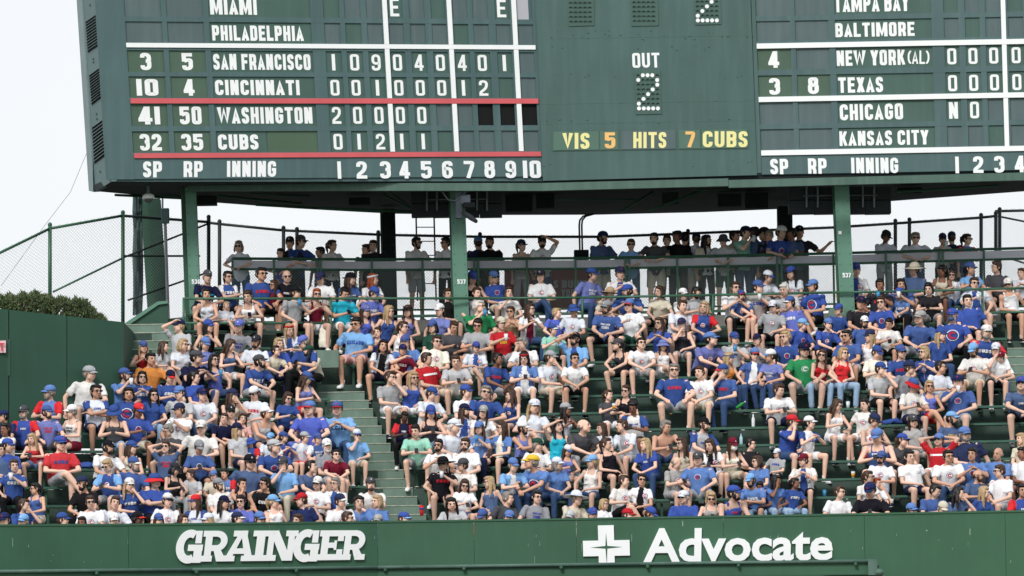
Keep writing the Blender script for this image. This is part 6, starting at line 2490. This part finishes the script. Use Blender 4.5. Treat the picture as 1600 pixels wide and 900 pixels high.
# ---- labels: clothing, pose, then neighbours until nobody else fits
def shirt_words(d, short=False):
    sh = d['sh']
    if sh == 'x': return 'no shirt'
    a = NAME[sh[0]]; typ = sh[1]; emb = sh[2]; sec = NAME[sh[3]] if len(sh) > 3 else None
    t = {'t': 'tee', 'q': 'patterned shirt', 'j': 'button jersey', 's': 'tank top', 'r': 'raglan shirt', 'l': 'long-sleeved shirt', 'o': 'open shirt'}[typ]
    if short: return f'{a} {t}'
    if typ == 'o' and sec: return f'open {a} shirt over {sec}'
    if typ == 'r' and sec: return f'{a} shirt with {sec} sleeves'
    if sh in ('rtww', 'ntt'): return f'{a} striped tee'
    if emb == 'N': return 'white jersey numbered 17'
    if emb == 'u': return f'{a} {t} with big badge'
    if emb in 'wrb' and typ in 'ts': return f'{a} lettered {t}'
    if emb == 'c' and typ != 'j': return f'{a} {t} with badge'
    return f'{a} {t}'
def hat_words(d):
    h = d['hat']
    if h == '-': return 'bareheaded'
    k = {'c': 'cap', 'r': 'backwards cap', 'k': 'bucket hat', 'w': 'wide hat', 'v': 'visor', 'h': 'headband'}[h[0]]
    return NAME[h[1]] + ('-and-' + NAME[h[2]] if len(h) > 2 else '') + ' ' + k
POSEW = {'F': 'hands in lap', 'D': 'hands on thighs', 'K': 'leaning on knees', 'C': 'arms crossed', 'P': 'looking down', 'T': 'hand at chin',
         'E': 'drinking', 'H': 'hands behind head', 'W': 'shading eyes', 'G': 'one arm out', 'X': 'legs crossed', 'A*': 'leaning on rail', 'S*': 'standing',
         'B*': 'back turned', 'E*': 'drinking, standing', 'V*': 'hand at head', 'G*': 'gesturing', 'P*': 'head bowed'}
def pw(d):
    return ORD[max(0, min(14, d['k'] + 2))] + ' row' if d['pose0'] == 'F' else POSEW[d['pose0']]
def look(d):
    g = ' and sunglasses' if 'g' in d['fl'] else ''
    ch = 'child' if 'c' in d['fl'] else 'person'
    h = hat_words(d)
    if h == 'bareheaded': return f"{h} {ch} in {shirt_words(d)}{g}"
    return f"{ch} in {shirt_words(d)}, {h}{g}"
def nb(d, s):
    best = None
    for e in PEOPLE:
        if e is d: continue
        dx = (e['x'] - d['x']) * s
        if 4 < dx < 90 and abs(e['y'] - d['y']) < 24:
            if best is None or dx + abs(e['y'] - d['y']) < best[0]: best = (dx + abs(e['y'] - d['y']), e)
    return best[1] if best else None
from collections import Counter
c0 = Counter(look(d) for d in PEOPLE)
c1 = Counter((look(d), pw(d)) for d in PEOPLE)
def near_words(d, s, full=False):
    e = nb(d, s)
    side = 'right of' if s < 0 else 'left of'
    return None if e is None else f"{side} {shirt_words(e, True)}" + (f" and {hat_words(e)}" if full and e['hat'] != '-' else '')
cn = {s: Counter((look(d), near_words(d, s)) for d in PEOPLE) for s in (-1, 1)}
cb = Counter((look(d), near_words(d, -1), near_words(d, 1)) for d in PEOPLE)
used = set()
def wc(t): return len(t.split())
def make_label(d):
    L = look(d)
    if c0[L] == 1: cand = [L + ', ' + pw(d), L]
    else:
        cand = []
        if c1[(L, pw(d))] == 1: cand.append(L + ', ' + pw(d))
        for s in (-1, 1):
            n = near_words(d, s)
            if n and cn[s][(L, n)] == 1: cand.append(L + ', ' + n)
        n1, n2 = near_words(d, -1), near_words(d, 1)
        if n1 and n2: cand += [L + ', ' + n1 + ', ' + n2, L + ', ' + pw(d) + ', ' + n1]
        kk = max(0, min(14, d['k'] + 2))
        where = 'left of aisle' if d['x'] < 560 else ('right of middle pillar' if 720 < d['x'] < 1100 else ('far right' if d['x'] > 1320 else ''))
        cand += [L + f', {ORD[kk]} row {where}'.rstrip()]
        if n1: cand += [L.replace(' and sunglasses', '') + f', {ORD[kk]} row, ' + n1]
    row = ORD[max(0, min(14, d['k'] + 2))] + ' row'
    if c0[L] > 1 and '*' not in d['pose']:
        cand = [c + ', ' + row if 'row' not in c and wc(c) <= 14 and ' of ' in c else c for c in cand]
    for c in cand:
        if c not in used and wc(c) <= 16:
            used.add(c); return c
    for c in cand:
        c = ' '.join(c.split()[:16]).rstrip(',')
        if c not in used: used.add(c); return c
    used.add(cand[0]); return ' '.join(cand[0].split()[:16])

def root_matrix(d):
    s = d['s']
    return Matrix.Translation(d['loc']) @ Matrix.Rotation(d['yaw'], 4, 'Z') @ Matrix.Diagonal((s * d['wide'], s * (d['wide'] if d['wide'] > 1.1 else 1), s, 1))

IDX = {}
for d in SOLO:
    parts, H = person_parts(d)
    root = bpy.data.objects.new('person', None)
    root.empty_display_size = .1
    COL.objects.link(root)
    root.matrix_world = root_matrix(d)
    d['label'] = make_label(d)
    tag(root, d['label'], 'person', 'people standing at the deck rail' if '*' in d['pose'] else 'spectators sitting on the bleachers')
    for nm, me, mats, M, kids in parts:
        o = bpy.data.objects.new(nm, me)
        COL.objects.link(o)
        o.parent = root
        if M is not None: 
            # heads keep their width on broad figures
            o.matrix_local = M
        add_slots(o, mats)
        for kn_, kme, km in kids:
            q = bpy.data.objects.new(kn_, kme)
            COL.objects.link(q)
            q.parent = o
            add_slots(q, km)

# ---- the rest of the crowd, joined
def join_crowd():
    V, F_v, F_n, MI, SM = [], [], [], [], []
    mats, midx = [], {}
    base = 0
    for d in REST:
        parts, H = person_parts(d)
        R = root_matrix(d)
        lst = []
        for nm, me, mm, M, kids in parts:
            T = R @ M if M is not None else R
            lst.append((me, mm, T))
            for _, kme, km in kids: lst.append((kme, km, T))
        for me, mm, T in lst:
            n = len(me.vertices)
            co = np.empty(n * 3, np.float32); me.vertices.foreach_get('co', co)
            co = co.reshape(-1, 3) @ np.array(T.to_3x3()).T + np.array(T.translation)
            nl = len(me.loops)
            lv = np.empty(nl, np.int32); me.loops.foreach_get('vertex_index', lv)
            npol = len(me.polygons)
            lt = np.empty(npol, np.int32); me.polygons.foreach_get('loop_total', lt)
            mi = np.empty(npol, np.int32); me.polygons.foreach_get('material_index', mi)
            for m in mm:
                if m.name not in midx: midx[m.name] = len(mats); mats.append(m)
            mp = np.array([midx[m.name] for m in mm])
            V.append(co); F_v.append(lv + base); F_n.append(lt); MI.append(mp[np.minimum(mi, len(mm) - 1)])
            base += n
    V = np.concatenate(V); FV = np.concatenate(F_v); FN = np.concatenate(F_n); MI = np.concatenate(MI)
    me = bpy.data.meshes.new('crowd')
    me.vertices.add(len(V)); me.vertices.foreach_set('co', V.ravel().astype(np.float32))
    me.loops.add(len(FV)); me.loops.foreach_set('vertex_index', FV)
    me.polygons.add(len(FN))
    me.polygons.foreach_set('loop_start', np.concatenate([[0], np.cumsum(FN)[:-1]]).astype(np.int32))
    me.polygons.foreach_set('material_index', MI.astype(np.int32))
    me.polygons.foreach_set('use_smooth', np.ones(len(FN), bool))
    for m in mats: me.materials.append(m)
    me.update(calc_edges=True)
    o = bpy.data.objects.new('crowd', me)
    COL.objects.link(o)
    tag(o, 'remaining spectators, mostly hidden behind rails, pillars and other people', 'crowd', kind='stuff')
    return len(V)
NREST = join_crowd()

# ------------------------------------------------------------------ things held or left on the benches
def short(d):
    return d['label']
def clip(t, n=16):
    return ' '.join(t.split()[:n]).rstrip(',')
def make_cup(loc, m, h=.13, r=.042, liq=None, lab='', cat='cup', grp=None):
    t = empty('cup', loc); tag(t, lab, cat, grp)
    bm = bmesh.new(); tube(bm, ((0, 0, 0), (0, 0, h)), [r * .75, r], 12)
    bm_obj('cup_body', bm, m, t, True)
    if liq:
        bm = bmesh.new(); tube(bm, ((0, 0, h * .15), (0, 0, h * .75)), [r * .8, r * .99], 12); bm_obj('drink', bm, liq, t, True)
    bm = bmesh.new(); tube(bm, ((0, 0, h), (0, 0, h + .008)), [r * 1.04, r * 1.0], 12); bm_obj('rim', bm, m, t, True)
    return t
M_phone = mat('phone_black', rgb(22, 24, 30), .25, 0)
M_beer = mat('beer_gold', rgb(204, 140, 40), .2, .05)
M_plast = mat('clear_plastic', rgb(214, 222, 228), .2, .03)
M_can = mat('can_blue', rgb(60, 140, 190), .3, .05)
hp_, hc_ = 0, 0
for d in SOLO:
    S = skel(d['pose'], d['sex'])
    R = root_matrix(d)
    if d['pose0'] == 'P' and 'c' not in d['fl'] and hp_ < 40 and d['y'] < 780:
        hp_ += 1
        mid = R @ ((S['ha'][0] + S['ha'][1]) / 2 + Vector((0, -.10, .03)))
        bm = bmesh.new(); box(bm, -.037, .037, -.005, .005, -.072, .072)
        bmesh.ops.bevel(bm, geom=bm.edges[:], offset=.004, segments=1, affect='EDGES')
        me = bpy.data.meshes.new('phone'); bm.to_mesh(me); bm.free()
        o = link_mesh('phone', me, M_phone); o.location = mid; o.rotation_euler = (math.radians(-50), 0, d['yaw'])
        tag(o, clip('phone held by ' + d['label'].replace('bareheaded ', '')), 'phone', 'phones in spectators\' hands')
    if d['pose0'] in ('E', 'E*'):
        hc_ += 1
        hi = 1 if d['pose'] == 'E1' else 0
        q = R @ (S['ha'][hi] + Vector((.055 - .11 * hi, -.05, .02)))
        m, l = PR.choice(((M_plast, M_beer), (M_plast, None), (M_can, None), (cloth('w'), None)))
        cupn = {0: 'clear cup of beer', 1: 'clear plastic cup', 2: 'blue can', 3: 'white paper cup'}[[(M_plast, M_beer), (M_plast, None), (M_can, None), (cloth('w'), None)].index((m, l))]
        make_cup(q - Vector((0, 0, .05)), m, liq=l, lab=clip(cupn + ' held by ' + d['label'].replace('bareheaded ', '')), grp='drinks in spectators\' hands')

def on_row(px, py, k, yo=0.0, z='seat'):
    X = XatRow(px, py, k)
    return Vector((X, rowY(k, X) + yo, seatZ(k) if z == 'seat' else floorZ(k)))
def bottle(loc, m, cap, lab, h=.24, rot=(0, 0, 0)):
    t = empty('bottle', loc); t.rotation_euler = rot; tag(t, lab, 'bottle')
    bm = bmesh.new(); tube(bm, ((0, 0, 0), (0, 0, .01), (0, 0, h * .62), (0, 0, h * .8), (0, 0, h * .93)), [.028, .034, .034, .014, .013], 12); bm_obj('bottle_body', bm, m, t, True)
    bm = bmesh.new(); tube(bm, ((0, 0, h * .93), (0, 0, h)), .015, 10); bm_obj('cap', bm, cap, t, True)
def nearest_row(px, py, z='seat'):
    b = None
    for k in range(-2, 13):
        p = on_row(px, py, k, -.1, z)
        e = abs(proj(p)[1] - py)
        if b is None or e < b[0]: b = (e, k)
    return b[1]
def putrow(px, py, z='seat', yo=-.02):
    return on_row(px, py, nearest_row(px, py, z), yo, z)
bottle(putrow(1177, 661), cloth('w'), cloth('w'), 'white bottle standing on the bench below the jeans wearer', .26)
bottle(putrow(1158, 690), mat('bottle_clear_blue', rgb(170, 206, 214), .15), cloth('l'), 'clear pale-blue bottle standing alone on the bench', .22)
bottle(putrow(906, 750), mat('bottle_clear_blue', rgb(170, 206, 214), .15), cloth('b'), 'clear bottle with blue cap among the lower rows', .22)
g_ = [d for d in PEOPLE if d['x'] == 1129 and d['y'] == 578][0]
bottle(g_['loc'] + Vector((.16, -.46, .02)), mat('bottle_green', rgb(50, 150, 70), .2), cloth('w'), 'green bottle resting between the knees of a blue-shirted spectator', .24, (math.radians(25), math.radians(55), 0))
for px, py, m, l, lab in ((1333, 741, M_plast, M_beer, 'half-full beer cup standing on an empty stretch of bench'), (1325, 631, M_plast, None, 'clear cup on the bench beside the red tube tops'),
                          (1585, 628, cloth('w'), None, 'white cup on the bench near the far right edge'), (1288, 765, M_can, None, 'pale blue can on the bench beside the blue and white polo')):
    make_cup(putrow(px, py), m, liq=l, lab=lab)
def cloth_heap(px, py, c, lab, w=.45, h=.14, nm='jacket', z='seat'):
    p = putrow(px, py, z)
    bm = bmesh.new()
    rr = random.Random(int(px))
    for i in range(7): ellipsoid(bm, (rr.uniform(-w / 2, w / 2), rr.uniform(-.08, .08), rr.uniform(.03, h * .7)), (rr.uniform(.08, .16), .09, rr.uniform(.03, .06)))
    me = remesh(bm, .018, 2, .014, 14)
    o = link_mesh(nm, me, cloth(c), smooth=True); o.location = p
    tag(o, lab, 'jacket')
cloth_heap(1386, 655, 'b', 'crumpled royal blue jacket lying on the bench at the right')
cloth_heap(133, 729, 'b', 'crumpled royal blue jacket beside the red-shirted spectator')
cloth_heap(1103, 790, 'k', 'dark jacket heaped on the bench low in the middle')
# drink can and bag by the aisle
cn_ = make_cup(at(659, 806, rowY(-1, -2) - .4), cloth('r'), h=.2, r=.045, lab='tall red and blue can standing on the aisle stairs', cat='can')
bm = bmesh.new(); tube(bm, ((0, 0, .12), (0, 0, .16)), .046, 12); bm_obj('blue_band', bm, cloth('b'), cn_, True)
tb = empty('tote_bag', at(507, 543, 157.3)); tag(tb, 'cream drawstring bag hanging from the pipe railing above the stairs', 'bag')
bm = bmesh.new()
c = at(507, 524, 157.35)
tube(bm, (c + Vector((0, 0, -.26)), c + Vector((0, 0, -.1)), c + Vector((0, 0, .12)), c + Vector((0, 0, .2))), [(.12, .05), (.14, .07), (.11, .05), (.05, .03)], 12, flat=(1, 0, 0))
me = remesh(bm, .02, 1, .02, 12); o = link_mesh('bag_body', me, cloth('c'), tb, True); para(o, tb)
bm = bmesh.new()
for s in (-.07, .07): tube(bm, (c + Vector((s, 0, .14)), at(507 + s * 40, 466, 157.6)), .008, 5)
para(bm_obj('cord', bm, mat('cord_brown', rgb(170, 110, 70), .8), tb), tb)

# litter under the benches
rr = random.Random(33)
bmL = [bmesh.new() for _ in range(3)]
for i in range(700):
    k = rr.randint(-1, 9)
    a, b = rr.choice(sections[k])[1:]
    x = rr.uniform(a, b)
    if k > 5 and x < -5: continue
    p = Vector((x, rowY(k, x) + rr.uniform(-.35, .25), floorZ(k) + .006))
    b_ = bmL[rr.choice((0, 0, 0, 1, 2))]
    s = rr.uniform(.03, .11)
    vs = [b_.verts.new(p + Vector((s * math.cos(t) * rr.uniform(.7, 1.3), s * .7 * math.sin(t), rr.uniform(0, .05)))) for t in (0, 1.3, 2.4, 3.8, 5.1)]
    c = b_.verts.new(p + Vector((0, 0, rr.uniform(.02, .07))))
    for j in range(5): b_.faces.new((vs[j], vs[(j + 1) % 5], c))
for b_, m in zip(bmL, (cloth('w'), mat('litter_orange', rgb(216, 150, 60), .7), cloth('e'))):
    tag(bm_obj('litter', b_, m), 'scraps of paper and wrappers strewn under the benches', 'litter', kind='stuff')
bpy.data.scenes.remove(WORK)
print('people', len(PEOPLE), 'solo', len(SOLO), 'crowd verts', NREST, 'unique meshes', len(GC), 'tris', sum(len(m.loops) - 2 * len(m.polygons) for m in GC.values()))
